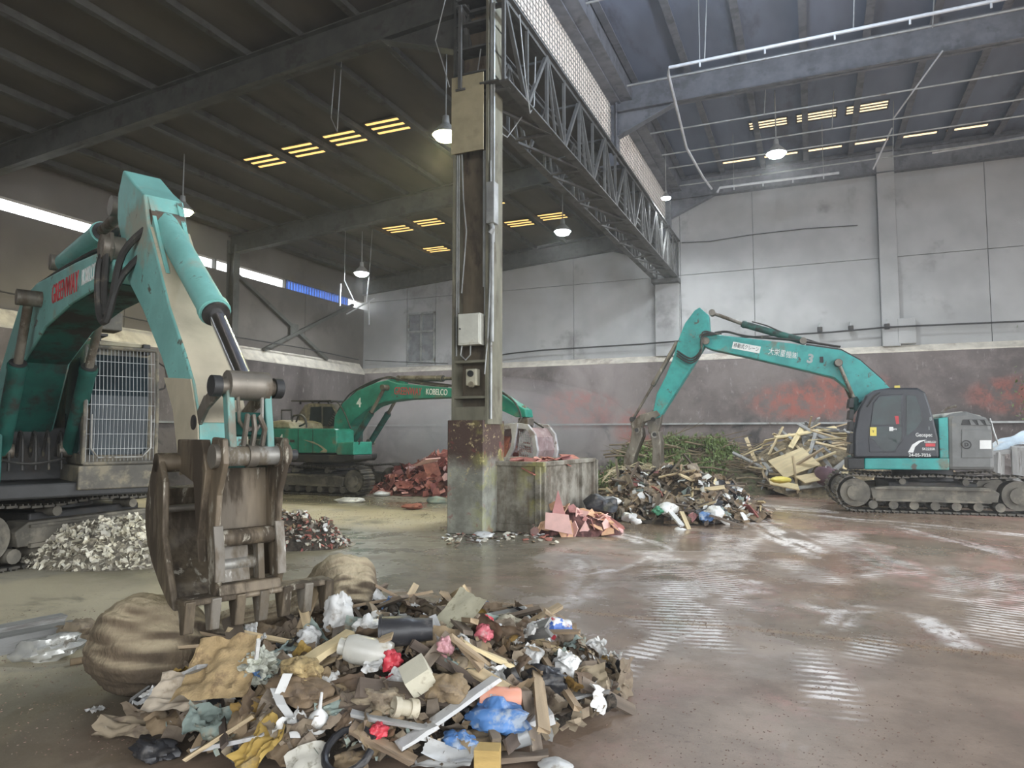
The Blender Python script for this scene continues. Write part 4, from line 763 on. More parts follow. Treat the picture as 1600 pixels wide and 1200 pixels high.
B().prism(c3([(1166, 514), (1176, 478), (1330, 478), (1362, 500), (1366, 516)]), YS - .01, YS + .012).obj('vent', DARK, cw)
for i in range(3): B().prism(c3([(1215 + i * 50, 480), (1232 + i * 50, 480), (1262 + i * 50, 514), (1228 + i * 50, 514)]), YS, YS + .03).obj('vent_louvre', GREYP, cw)
B().prism(c3([(1285, 612), (1360, 612), (1360, 668), (1285, 668)]), YS, YS + .024).obj('label_plate', WHITE, cw)
q = E3.lp(*c3p(1198, 640), YS); b = B(); b.lathe([(.085, 0), (.11, 0), (.11, .02), (.085, .02), (.085, 0)], 20, Matrix.Translation((q[0], YS + .03, q[1])) @ Matrix.Rotation(R_(90), 4, 'X')); b.obj('round_emblem', DARK, cw); e3t('D', *c3p(1200, 641), .12, DARK, YS + .016, 1)
E3.part('hood', mat('pale_hood', (.50, .49, .43), .5, var=.1, dirt=(.32, .3, .25), damt=.3), c3([(1060, 470), (1062, 436), (1190, 422), (1320, 450), (1350, 490)]), -1.1, 1.0, .05)
q = c3([(1065, 430), (1100, 400), (1160, 385)]); b = B(); b.tube([(x, .9, z) for x, z in q], .035, 8); b.obj('exhaust', STEEL, r3, smooth=True)
q = c3([(1345, 470), (1372, 560), (1400, 640)]); b = B(); b.tube([(x - .03, YS - .05, z) for x, z in q], .02, 6); b.obj('handrail', GALV, r3, smooth=True)
B().bb((-.06, -.06, 0), (.06, .06, .08)).obj('beacon', YEL, r3).location = (c3([(770, 272)])[0][0], .85, c3([(770, 272)])[0][1])
# linkage and grab of the right machine
for nm, pts, y0, y1 in (('curved_link', [(985, 661), (1000, 648), (1026, 641), (1032, 648), (1022, 655), (1004, 660), (996, 676), (988, 674)], -.26, -.20), ('curved_link', [(985, 661), (1000, 648), (1026, 641), (1032, 648), (1022, 655), (1004, 660), (996, 676), (988, 674)], .20, .26), ('jaw', [(988, 668), (1003, 668), (1004, 682), (992, 712), (984, 748), (972, 748), (975, 715), (985, 690)], -.3, .3), ('jaw', [(1016, 676), (1030, 674), (1033, 690), (1033, 738), (1022, 752), (1010, 756), (1018, 735), (1020, 700)], -.32, .32), ('arm_head', [(1018, 640), (1034, 645), (1030, 665), (1024, 685), (1012, 676), (1010, 660)], -.16, .16)):
    E3.part(nm, STEEL, E3.pl(pts, .26), y0, y1, .02)
for p in ((995, 672), (1023, 679)):
    E3.pin(E3.lp(*p, .3), -.36, .36, .10, STEEL_B); E3.pin(E3.lp(*p, .3), -.365, .365, .06, DARK)
E3.pin(E3.lp(988, 655, .2), -.3, .3, .07, DARK); E3.pin(E3.lp(1021, 655, .2), -.3, .3, .06, DARK)
# ---- machine in the far left corner
E4 = Ex((-15.0, 19.95), R_(-10), 'green excavator marked 4 with raised boom, loading red boards beyond the near pillar')
r4 = E4.root; undercarriage(r4, R_(8), (-.35, .15), L=3.6)
BW = -.27
def c4(pts, y): return E4.pl([(420 + a / 5.217, 570 + b_ / 5.217) for a, b_ in pts], y)
E4.part('boom', TEAL_G, c4([(520, 600), (535, 420), (600, 310), (720, 210), (880, 140), (965, 122), (1060, 150), (1470, 188), (1760, 215), (1780, 250), (1740, 270), (1470, 267), (1100, 282), (940, 302), (830, 342), (700, 445), (655, 500), (600, 600)], BW), -.27, .27, .03)
E4.part('arm', TEAL_G, E4.pl([(740, 590), (760, 598), (778, 613), (820, 640), (822, 652), (806, 652), (776, 638), (752, 630), (738, 612)], -.2), -.2, .2, .02)
q = c4([(1075, 112), (1420, 112), (1690, 108)], 0); E4.cylinder(q[0], q[1], q[2], 0, .10, .055, STEEL)
E4.part('boom_lug', TEAL_G, c4([(960, 130), (1060, 100), (1120, 130), (1120, 165)], 0), -.1, .1, .01)
for s_ in (-.4, .4):
    q = c4([(690, 630), (835, 390), (945, 185)], -.4); E4.cylinder(q[0], q[1], q[2], s_, .10, .055, TEAL_D)
for i in range(3):
    q = c4([(560, 380 - 12 * i), (650, 250 - 12 * i), (760, 175 - 10 * i), (890, 118 - 12 * i), (1000, 108), (1200, 150 - 8 * i), (1460, 178 - 6 * i)], -.25); E4.hose([(x, -.25 + .2 * i, z) for x, z in q], .028)
E4.hose([(x, -.35, z) for x, z in c4([(505, 310), (560, 305), (620, 400), (660, 500), (700, 590)], -.35)], .025)
for i in range(4):
    q = E4.pl([(770, 606 + 3 * i), (790, 615 + 4 * i), (808, 632 + 5 * i), (815, 655), (800 + 12 * i, 668)], -.25); E4.hose([(x, -.3 + .17 * i, z) for x, z in q], .025)
m_ = c4([(735, 312)], BW)[0]; text('4', .42, WHITE, r4, M3((m_[0], BW - .004, m_[1]), R_(90), 0, 0), bold=.012)
m_ = c4([(1152, 218)], BW)[0]; tl4 = -math.atan2(*(lambda a, b_: (b_[1] - a[1], b_[0] - a[0]))(*c4([(1060, 214), (1460, 228)], BW)))
text('GREENWAY', .34, RED, r4, M3((m_[0] - .1, BW - .004, m_[1]), R_(90), tl4, 0), sx=.62, bold=.0)
m_ = c4([(1362, 224)], BW)[0]; text('KOBELCO', .26, WHITE, r4, M3((m_[0] + .03, BW - .004, m_[1]), R_(90), tl4, 0), sx=.72, bold=.003)
YR = -1.32
hb = E4.part('body_panel', TEAL_G, c4([(-60, 720), (-60, 520), (525, 520), (550, 535), (552, 720)], YR), YR, -.55, .03)
for a, b_ in ((238, 4), (358, 4)): q = c4([(a, 525), (a + b_, 525), (a + b_, 718), (a, 718)], YR); B().prism(q, YR - .006, YR + .02).obj('door_gap', DARK, hb)
q = c4([(175, 612), (210, 612), (210, 632), (175, 632)], YR); B().prism(q, YR - .012, YR + .01).obj('latch', DARK, hb)
q = c4([(280, 610), (360, 625), (430, 660), (480, 700), (470, 715), (415, 712), (445, 690), (400, 655), (340, 632)], YR); B().prism(q, YR - .008, YR + .01).obj('swoosh_decal', CREAM, hb)
m_ = c4([(100, 607)], YR)[0]; text('4', .40, WHITE, r4, M3((m_[0], YR - .006, m_[1]), R_(90), 0, 0), bold=.012)
E4.part('tool_box', TEAL_G, c4([(552, 635), (690, 628), (690, 735), (552, 735)], YR), YR, -.5, .03)
E4.part('deck', DARK, c4([(-60, 720), (690, 735), (690, 775), (600, 800), (-60, 790)], YR), YR + .02, -.5, .04)
E4.part('deck', DARK, c4([(-60, 720), (540, 735), (540, 775), (500, 800), (-60, 790)], YR), -.5, .3, .04)
E4.part('deck', DARK, c4([(-60, 720), (420, 735), (420, 775), (400, 800), (-60, 790)], YR), .3, 1.3, .04)
E4.part('body_panel', TEAL_D, c4([(-60, 720), (-60, 540), (300, 540), (300, 720)], YR), -.55, 1.3, .03)
E4.part('counterweight', TEAL_D, c4([(-170, 770), (-180, 560), (-130, 530), (-60, 520), (-60, 770)], YR), YR, 1.32, .1)
E4.part('engine_hood', CREAM, c4([(20, 520), (25, 470), (130, 450), (200, 470), (215, 520)], -.9), -1.1, .5, .05)
b = B(); q = c4([(105, 460), (105, 370), (185, 370), (185, 450)], -.9); b.tube([(x, -.9, z) for x, z in q], .03, 6); b.obj('guard_frame', DARK, r4)
E4.hose([(x, -.8, z) for x, z in c4([(190, 470), (200, 420), (270, 415), (300, 470), (250, 500)], -.8)], .035); E4.hose([(x, -.7, z) for x, z in c4([(200, 480), (230, 405), (280, 440), (290, 510)], -.8)], .03)
cb = E4.part('cab', CABG, c4([(235, 520), (240, 400), (290, 325), (340, 310), (520, 320), (560, 380), (560, 600), (235, 600)], .35), .35, 1.3, .05)
B().prism(c4([(330, 500), (345, 345), (430, 340), (430, 500)], .35), .33, .36).obj('side_window', GLASS, cb); B().prism(c4([(445, 500), (445, 342), (515, 342), (545, 400), (545, 500)], .35), .33, .36).obj('side_window', GLASS, cb)
rg = E4.part('roof_guard', DARK, c4([(200, 300), (200, 290), (525, 288), (525, 298)], .4), .3, 1.4, .005)
for a in (250, 350, 400, 480): q = c4([(a, 296), (a + 8, 296), (a + 8, 322), (a, 322)], .4); B().prism(q, .4, .45).obj('guard_post', DARK, rg)
b = B(); q = c4([(700, 740), (715, 740), (712, 640), (745, 620), (735, 650)], -1.1); b.tube([(x, -1.1, z) for x, z in q], .018, 6); b.obj('step_rail', DARK, r4)
for i in range(8):
    q = c4([(470 + i * 9, 510 - i * 16), (490 + i * 9, 500 - i * 16)], .33); B().tube([(q[0][0], .31, q[0][1]), (q[1][0], .3, q[1][1] - .1)], .015, 5).obj('cab_hose', HOSE, r4)
# clamshell grab
gq = E4.lp(822, 662, 0); GA = empty('x'); bpy.data.objects.remove(GA)
GRABM = mat('pale_scoured_steel', (.56, .55, .56), .45, .35, var=.2, dirt=(.30, .25, .24), damt=.35, dscale=3)
PINKM = mat('pink_dusted_plate', (.30, .21, .21), .6, .2, var=.25, dirt=(.45, .36, .36), damt=.4, dscale=3)
hx, hz = gq; KG = .70
B().box((hx, 0, hz + .05), (.34, .34, .22)).obj('grab_head', STEEL, r4, bevel=.03); B().cyl((hx, 0, hz + .1), (hx - .1, 0, hz + .5), .09).obj('rotator', STEEL, r4, smooth=True)
for s_ in (-1, 1):
    for yy in (-.55, .55):
        arcp = [(hx + s_ * .05, hz + .02), (hx + s_ * .42, hz - .03), (hx + s_ * .66, hz - .30), (hx + s_ * .74, hz - .75), (hx + s_ * .62, hz - 1.2), (hx + s_ * .52, hz - 1.2), (hx + s_ * .60, hz - .75), (hx + s_ * .54, hz - .38), (hx + s_ * .36, hz - .17), (hx + s_ * .05, hz - .14)]
        E4.part('jaw_side', GRABM, arcp, yy - .05, yy + .05, .015)
    q = [(hx + s_ * .10, hz - .1), (hx + s_ * .42, hz - .13), (hx + s_ * .60, hz - .38), (hx + s_ * .64, hz - .75), (hx + s_ * .5, hz - 1.2)]
    E4.part('jaw_shell', PINKM, q + [(a - s_ * .03, b_ - .02) for a, b_ in reversed(q)], -.52, .52, .005)
E4.part('jaw_rib', GRABM, [(hx - .12, hz - .0), (hx + .12, hz - .0), (hx + .05, hz - .4), (hx + .0, hz - .7), (hx - .25, hz - 1.05), (hx - .34, hz - 1.0), (hx - .12, hz - .65), (hx - .07, hz - .4)], -.64, -.56, .01)
b = B()
for i in range(7): b.tube([(hx + .12 + i * .06, -.53, hz - .2 - .03 * i), (hx + .10 + i * .055, -.53, hz - 1.1)], .01, 4)
for i in range(14): b.tube([(hx + .1, -.53, hz - .25 - i * .06), (hx + .5, -.53, hz - .28 - i * .06)], .008, 4)
b.obj('grille', GRABM, r4); B().bar((hx + .12, -.56, hz - .55), (hx + .52, -.56, hz - .62), .04, .04).obj('grille_bar', GRABM, r4)
# ------------------------------------------------------------------ rubbish: shared piece shapes
rd = random.Random(7)
def nz(p, s=1.0): return noise.noise(Vector(p) * s)
WOOD = mat('raw_timber', (.42, .32, .20), .75, var=.25, vscale=3, dirt=(.20, .15, .10), damt=.4, rnd=.35, stretch=(.3, 3, 3))
WOODP = mat('pale_plywood', (.60, .49, .29), .7, var=.15, dirt=(.40, .32, .2), damt=.3, rnd=.2, stretch=(.4, 3, 3))
WOODD = mat('dark_timber', (.13, .10, .075), .8, var=.3, dirt=(.22, .18, .14), damt=.35, rnd=.4, stretch=(.3, 3, 3))
WPAINT = mat('white_painted_board', (.55, .55, .54), .6, var=.12, dirt=(.28, .26, .24), damt=.35, dscale=6, dirt2=(.12, .11, .1), d2amt=.1, d2scale=30)
GWOOD = mat('grey_board', (.30, .30, .29), .7, var=.2, dirt=(.17, .16, .15), damt=.4, rnd=.3, stretch=(.4, 3, 3))
CARD = mat('wet_cardboard', (.21, .15, .09), .8, var=.25, dirt=(.15, .11, .075), damt=.45, dscale=5, rnd=.35)
CLOTH = mat('soiled_cloth', (.25, .20, .14), .9, var=.25, dirt=(.17, .13, .095), damt=.45, dscale=6, rnd=.35)
BURLAP = mat('burlap', (.40, .29, .15), .95, var=.2, vscale=8, dirt=(.22, .15, .08), damt=.4, dscale=5, bump=.5, bscale=90)
PLW = mat('white_plastic', (.62, .62, .60), .4, var=.12, dirt=(.34, .30, .25), damt=.35, dscale=6, rnd=.2)
PLB = mat('blue_plastic', (.08, .19, .42), .4, var=.3, dirt=(.36, .42, .5), damt=.45, dscale=8)
PLR = mat('red_plastic', (.55, .05, .07), .45, var=.25, dirt=(.5, .3, .28), damt=.25, dscale=8)
PLK = mat('black_plastic', (.03, .03, .033), .4, var=.3, dirt=(.13, .12, .11), damt=.35, dscale=5)
PLG = mat('grey_green_fabric', (.22, .27, .24), .8, var=.25, dirt=(.30, .27, .2), damt=.4, rnd=.25, dscale=5)
PLY = mat('ochre_fabric', (.34, .22, .06), .85, var=.25, dirt=(.24, .17, .08), damt=.4, rnd=.2, dscale=5)
PINK = mat('pink_board', (.52, .25, .225), .8, var=.18, dirt=(.36, .15, .13), damt=.4, dscale=2, rnd=.25)
PINKL = mat('light_pink_board', (.68, .42, .38), .8, var=.12, dirt=(.60, .42, .28), damt=.3, dscale=2, rnd=.15)
REDB = mat('red_brown_board', (.34, .12, .095), .8, var=.25, dirt=(.20, .075, .06), damt=.4, dscale=2, rnd=.3)
SOIL = mat('dark_mixed_debris', (.05, .04, .03), .9, var=.5, vscale=9, dirt=(.13, .10, .075), damt=.35, dscale=12, bump=.8, bscale=30, world=True)
SOILR = mat('red_board_rubble', (.10, .04, .035), .9, var=.4, vscale=7, dirt=(.20, .09, .08), damt=.4, dscale=9, bump=.8, bscale=25, world=True)
CHIP = mat('pale_chips', (.56, .52, .43), .7, var=.2, dirt=(.22, .18, .13), damt=.4, dscale=4, rnd=.45)
def plank_me(L, W, T, m, s):
    r = random.Random(s); b = B(); n = 3
    for i in range(n + 1):
        x = (i / n - .5) * L; j = lambda k_=.06: r.uniform(-k_, k_)
        e = W * .2 if i in (0, n) else 0
        b.v += [(x + r.uniform(-e, e), -W / 2 * (1 + j()), -T / 2 + j(.01)), (x + r.uniform(-e, e), W / 2 * (1 + j()), -T / 2), (x + r.uniform(-e, e), W / 2, T / 2 + j(.01)), (x + r.uniform(-e, e), -W / 2, T / 2)]
    for i in range(n):
        k = 4 * i
        for a in range(4): c = (a + 1) % 4; b.f.append((k + a, k + a + 4, k + c + 4, k + c))
    b.f += [(0, 1, 2, 3), (4 * n + 3, 4 * n + 2, 4 * n + 1, 4 * n)]
    return b.mesh('plank', m)
def crumple_me(W, L, amp, m, s, n=9, fold=1.0, curl=.5):
    r = random.Random(s); o = Vector((r.uniform(0, 99), r.uniform(0, 99), 0)); cu = r.uniform(-curl, curl); cv = r.uniform(-curl, curl); tw = r.uniform(-.7, .7)
    def fn(u, v):
        x = (u - .5) * W; y = (v - .5) * L; q = Vector((x / W * 2.2, y / L * 2.2, 0)) + o
        a = noise.noise(q * fold); c = noise.noise(q * 2.3 * fold + Vector((3, 7, 1))); rg = 1 - abs(noise.noise(q * 1.7 * fold + Vector((9, 2, 4)))) * 2
        sx = 1 - .22 * abs(noise.noise(q * 1.3))
        return (x * sx + .25 * amp * c + tw * y * (u - .5) * .4, y * sx + .25 * amp * a, amp * (a * 1.1 + .6 * c + .35 * rg) + cu * x * x / W + cv * y * y / L)
    b = B(); b.grid(n, n, fn); return b.mesh('crumpled_sheet', m, 48)
def lump_me(rx, ry, rz, amp, m, s, sub=(14, 9), fold=2.2):
    r = random.Random(s); o = Vector((r.uniform(0, 99), r.uniform(0, 99), r.uniform(0, 99))); b = B(); nu, nv = sub
    def fn(u, v):
        a = u * 6.28318; t = (v - .5) * 3.1
        d = Vector((math.cos(a) * math.cos(t), math.sin(a) * math.cos(t), math.sin(t)))
        k = 1 + amp * (noise.noise(d * fold * .6 + o) * 1.3 + (.5 - abs(noise.noise(d * fold * 1.6 + o))) * .8)
        return (d.x * rx * k, d.y * ry * k, d.z * rz * k)
    b.grid(nu, nv, fn); return b.mesh('lump', m, 46)
def slab_me(S, T, m, s, n=6):
    r = random.Random(s); b = B(); pts = [(S * r.uniform(.45, 1) * math.cos(6.283 * (i + r.uniform(-.3, .3)) / n), S * r.uniform(.3, .8) * math.sin(6.283 * (i + r.uniform(-.3, .3)) / n)) for i in range(n)]
    b.prism(pts, -T / 2, T / 2); b.v = [(x, z, y) for x, y, z in b.v]; b.f = [q[::-1] for q in b.f]; return b.mesh('broken_board', m)
class Heap:
    def __init__(s, cx, cy, a, rb, rl, h, p=1.3, lumps=.25, seed=0): s.c = Vector((cx, cy, 0)); s.a = a; s.rb = rb; s.rl = rl; s.h = h; s.p = p; s.lu = lumps; s.o = seed * 3.7
    def loc(s, x, y): d = Vector((x, y, 0)) - s.c; return (d.x * math.cos(s.a) + d.y * math.sin(s.a), -d.x * math.sin(s.a) + d.y * math.cos(s.a))
    def z(s, x, y):
        u, v = s.loc(x, y); r2 = (u / s.rl) ** 2 + (v / s.rb) ** 2
        if r2 >= 1: return 0
        return s.h * (1 - r2) ** s.p * (1 + s.lu * 2 * nz((x + s.o, y, 0), 1.7 / max(.5, s.rb * .6)))
    def world(s, u, v): return s.c.x + u * s.rl * math.cos(s.a) - v * s.rb * math.sin(s.a), s.c.y + u * s.rl * math.sin(s.a) + v * s.rb * math.cos(s.a)
    def mound(s, name, m, label, cat, n=48, rough=.05, k=1.0, kr=1.0):
        b = B(); nr = n // 3
        def fn(u, v):
            a = u * 6.28318; q = v * kr * (1 + .12 * noise.noise(Vector((math.cos(a) * 2, math.sin(a) * 2, s.o)))); x, y = s.world(q * math.cos(a), q * math.sin(a))
            return (x, y, max(0, s.z(x, y) * k * (1 if kr == 1 else (1 - v ** 4)) + (rough * nz((x, y, 5), 7) * (1 - v ** 3))) + .002 - (.012 if v > .99 else 0))
        b.grid(n, nr, fn); return b.obj(name, m, None, kind='stuff', label=label, category=cat)
    def scatter(s, name, mes, n, label, cat, group, tilt=.6, spread=1.0, sc_=(.7, 1.3), up=.02, seed=1, bias=.5, flat=False):
        r = random.Random(seed)
        for i in range(n):
            while True:
                q = r.random() ** bias * spread; a = r.uniform(0, 6.283); x, y = s.world(q * math.cos(a), q * math.sin(a))
                if CLEAR(x, y): break
            e = .05; gx_ = (s.z(x + e, y) - s.z(x - e, y)) / (2 * e); gy_ = (s.z(x, y + e) - s.z(x, y - e)) / (2 * e)
            nrm = Vector((-gx_, -gy_, 1)).normalized(); M = nrm.to_track_quat('Z', 'Y').to_matrix().to_4x4() @ Euler((r.gauss(0, tilt), r.gauss(0, tilt), r.uniform(0, 6.28))).to_matrix().to_4x4()
            k = r.uniform(*sc_)
            M = Matrix.Translation((x, y, s.z(x, y) + up * r.uniform(.3, 1.6))) @ M @ Matrix.Diagonal((k, k, k, 1))
            inst(name, r.choice(mes), M=M, label=label, category=cat, group=group)
CLEAR = lambda x, y: True
def shreds(H, m, n, s0, s1, seed, name, label, cat, spread=.97, lift=.05):
    r = random.Random(seed); b = B()
    for i in range(n):
        q = r.random() ** .5 * spread; a = r.uniform(0, 6.283); x, y = H.world(q * math.cos(a), q * math.sin(a)); p = Vector((x, y, H.z(x, y) + r.uniform(.0, lift)))
        e = Euler((r.gauss(0, .7), r.gauss(0, .7), r.uniform(0, 6.3))).to_matrix(); L = r.uniform(s0, s1); W = L * r.uniform(.25, .7); bd = r.uniform(-.5, .5) * L
        k = len(b.v); b.v += [tuple(p + e @ Vector(t)) for t in ((-L, -W, 0), (-L * .9, W, 0), (0, -W * 1.1, bd), (0, W, bd), (L * .9, -W * .8, 0), (L, W * .7, bd * .3))]; b.f += [(k, k + 2, k + 3, k + 1), (k + 2, k + 4, k + 5, k + 3)]
    return b.obj(name, m, None, kind='stuff', label=label, category=cat)
# ------------------------------------------------------------------ near heap
def sheets(m, sizes, amp, seed, n=9): return [crumple_me(w_, l_, amp * (w_ + l_) / 2, m, seed + i, n + 3, 1.5) for i, (w_, l_) in enumerate(sizes)]
NH = Heap(-3.05, 4.84, R_(30), 1.42, 1.85, .50, .8, .22, 1)
nm = NH.mound('debris_mound', SOIL, 'dark damp debris packed beneath the foreground rubbish heap', 'debris', 60, .09, 1.0, .86)
g = 'litter of the foreground heap'
SM = [(.18, .15), (.26, .17), (.12, .2), (.3, .22)]
for name, mes, n_, lab, cat, kw in (
    ('plank', [plank_me(L, w_, .022, m, i) for i, (L, w_, m) in enumerate(((.7, .07, WOOD), (.5, .1, WOODD), (.9, .05, WOOD), (.45, .08, GWOOD), (.6, .06, WOODD)))], 70, 'broken timber lath strewn in the foreground rubbish heap', 'plank', dict(tilt=.3, up=.09)),
    ('rag', sheets(CLOTH, SM, .16, 100), 95, 'crumpled brown rag in the foreground rubbish heap', 'rag', dict(tilt=.5, up=.05)),
    ('cardboard_scrap', sheets(CARD, SM, .10, 200), 90, 'torn wet cardboard scrap in the foreground rubbish heap', 'cardboard', dict(tilt=.6, up=.07)),
    ('plastic_scrap', sheets(PLW, [(.15, .12), (.2, .14), (.1, .1)], .2, 300), 75, 'crumpled white plastic scrap in the foreground rubbish heap', 'plastic', dict(tilt=.6, up=.09)),
    ('rag', sheets(PLG, SM, .16, 400), 20, 'grey-green cloth scrap in the foreground rubbish heap', 'rag', dict(tilt=.5, up=.06)),
    ('rag', sheets(PLY, SM[:3], .16, 450), 12, 'ochre cloth scrap in the foreground rubbish heap', 'rag', dict(tilt=.5, up=.07)),
    ('plastic_scrap', sheets(PLK, SM, .16, 500), 18, 'crumpled black plastic in the foreground rubbish heap', 'plastic', dict(tilt=.5, up=.05)),
    ('plastic_scrap', sheets(PLR, [(.09, .08), (.12, .07)], .2, 550), 7, 'small red plastic scrap in the foreground rubbish heap', 'plastic', dict(tilt=.5, up=.1)),
    ('plastic_scrap', sheets(PLB, [(.10, .09), (.13, .08)], .2, 580), 7, 'small blue plastic scrap in the foreground rubbish heap', 'plastic', dict(tilt=.5, up=.1)),
    ('rubble_lump', [lump_me(.06, .05, .04, .4, m, 60 + i) for i, m in enumerate((CLOTH, CARD, PLW, SOIL))], 110, 'small dirty lump in the foreground rubbish heap', 'lump', dict(tilt=.8, up=.04))):
    NH.scatter(name, mes, n_, lab, cat, g, spread=.97, seed=hash(lab) % 1000 if False else sum(map(ord, lab)), **kw)
for i, (m, n_, s0, s1, w_) in enumerate(((CARD, 900, .02, .07, 'brown'), (PLW, 330, .012, .045, 'white'), (WOODD, 700, .02, .09, 'dark'), (CLOTH, 700, .02, .07, 'tan'), (PLG, 200, .02, .05, 'grey-green'))):
    shreds(NH, m, n_, s0, s1, 50 + i, 'litter_shreds', 'countless tiny %s shreds filling the gaps of the foreground heap' % w_, 'shreds')
def hp(px, py, dz=.05):                  # point on the heap seen at a pixel
    d = 2.5; r = ray(px, py)
    while d < 9:
        p = CP + r * d
        if p.z <= NH.z(p.x, p.y) + dz: return p
        d += .02
    return CP + r * 5
def hero(name, me, p, rot, label, cat, scl=1, parent=None): return inst(name, me, parent, p, rot, (scl,) * 3 if isinstance(scl, (int, float)) else scl, label=label, category=cat)
def plank2(pa, pb, W, T, m, name, label, za=.1, zb=.1, cat='plank'):
    a = hp(*pa, za); b_ = hp(*pb, zb); d = b_ - a
    q = d.to_track_quat('X', 'Z').to_matrix().to_4x4(); M = Matrix.Translation((a + b_) / 2) @ q
    return inst(name, plank_me(d.length, W, T, m, int(pa[0])), M=M, label=label, category=cat)
plank2((776, 1060), (676, 1130), .085, .025, WPAINT, 'board', 'long white painted board slanting across the front of the foreground heap', .22, .14, 'board')
plank2((682, 1130), (622, 1166), .10, .025, WPAINT, 'board', 'short speckled white board at the lower end of the long one', .12, .1, 'board')
plank2((548, 1136), (645, 1190), .09, .03, WOOD, 'plank', 'brown timber plank beside the black hose ring', .14, .08)
plank2((480, 1036), (548, 990), .10, .05, WOODP, 'plank', 'thick pale plank leaning near the clear jar', .1, .2)
plank2((715, 1000), (752, 1044), .07, .03, WOOD, 'plank', 'weathered plank crossing another right of the black pot', .2, .16)
plank2((722, 1004), (798, 1040), .09, .03, WOODP, 'plank', 'flat tan plank pointing right below the foam sheet', .2, .14)
plank2((770, 1186), (858, 1180), .08, .035, WOODD, 'plank', 'dark plank lying flat at the heap bottom right', .05, .05)
plank2((290, 1185), (395, 1118), .06, .025, WOOD, 'stick', 'long splintered stick at the lower left of the heap', .05, .12, 'stick')
plank2((300, 1172), (410, 1150), .03, .02, WPAINT, 'stick', 'thin pale stick at the lower left of the heap', .05, .12, 'stick')
plank2((548, 1115), (672, 1140), .05, .02, GWOOD, 'plank', 'narrow grey plank behind the short white board', .14, .1)
plank2((862, 1092), (944, 1076), .14, .02, GWOOD, 'board', 'dark grey board sticking out at the right tip of the heap', .04, .05, 'board')
plank2((840, 1000), (902, 1030), .07, .03, WOODP, 'plank', 'pale broken plank below the printed bag', .06, .06)
plank2((840, 970), (918, 1000), .025, .02, WOODD, 'stick', 'dark twig poking out at the upper right of the heap', .12, .03, 'stick')
# pot, jars, cylinders
def lathe_me(prof, m, n=20, name='turned'): return B().lathe(prof, n).mesh(name, m, True)
p = hp(640, 985, .16); o = empty('black_pot', p, 0, 'black tapered plastic pot lying on its side at the top of the heap', 'pot')
o.rotation_euler = (R_(92), 0, R_(-62)); b = B(); b.lathe([(.0, -.16), (.075, -.16), (.085, -.02), (.10, .0), (.105, .2), (.11, .2), (.10, .2), (.095, .0)], 22); b.obj('body', PLK, o, smooth=True)
b = B(); b.lathe([(.105, .185), (.118, .185), (.118, .205), (.10, .205)], 22); b.obj('rim', PLK, o, smooth=True)
hero('clear_jar', lathe_me([(0, -.16), (.085, -.16), (.095, -.13), (.095, .1), (.08, .15), (.055, .16), (.055, .2), (0, .2)], mat('cloudy_plastic', (.50, .49, .44), .3, var=.15, dirt=(.34, .30, .22), damt=.35, dscale=5)), hp(575, 1018, .12), (R_(80), 0, R_(-70)), 'cloudy plastic jar lying in the middle of the heap', 'jar')
hero('orange_drum', lathe_me([(0, -.13), (.06, -.13), (.068, -.11), (.068, .12), (.06, .14), (0, .14)], mat('salmon_plastic', (.62, .28, .19), .5, var=.12, dirt=(.5, .3, .22), damt=.3)), hp(782, 1090, .12), (R_(85), 0, R_(-60)), 'salmon orange cylinder beside the blue bag', 'cylinder')
hero('pipe_coupling', lathe_me([(.035, -.06), (.045, -.06), (.045, -.02), (.036, -.02), (.036, .03), (.046, .03), (.046, .06), (.034, .06), (.034, -.06)], mat('bone_plastic', (.50, .45, .34), .5, dirt=(.28, .23, .15), damt=.4, dscale=8)), hp(633, 1106, .12), (R_(75), 0, R_(-40)), 'beige ribbed pipe coupling in the middle of the heap', 'pipe fitting', 1.3)
hero('clear_cup', lathe_me([(0, 0), (.04, 0), (.055, .1), (.06, .1), (.052, .095), (.037, .006), (0, .006)], mat('milky_cup', (.58, .60, .60), .25, var=.1, bump=0, trans=.5)), hp(797, 1160, .05), (R_(70), R_(20), R_(120)), 'translucent cup lying on the floor right of the heap', 'cup', 1.2)
b = B(); b.tube([(.14 * math.cos(t / 14 * 5.6 + .4), .14 * math.sin(t / 14 * 5.6 + .4), .012 * t * .3) for t in range(15)], .022, 9); hero('hose_ring', b.mesh('hose', PLK, True), hp(548, 1176, .12), (R_(35), R_(-10), R_(20)), 'curled black hose at the bottom of the heap', 'hose', 1.05)
hero('bulb_lamp', lathe_me([(0, -.07), (.05, -.05), (.065, 0), (.055, .04), (.03, .07), (.012, .09), (.008, .2), (0, .2)], PLW), hp(497, 1128, .1), (R_(10), R_(15), 0), 'white bulb shaped plastic float left of centre', 'bulb')
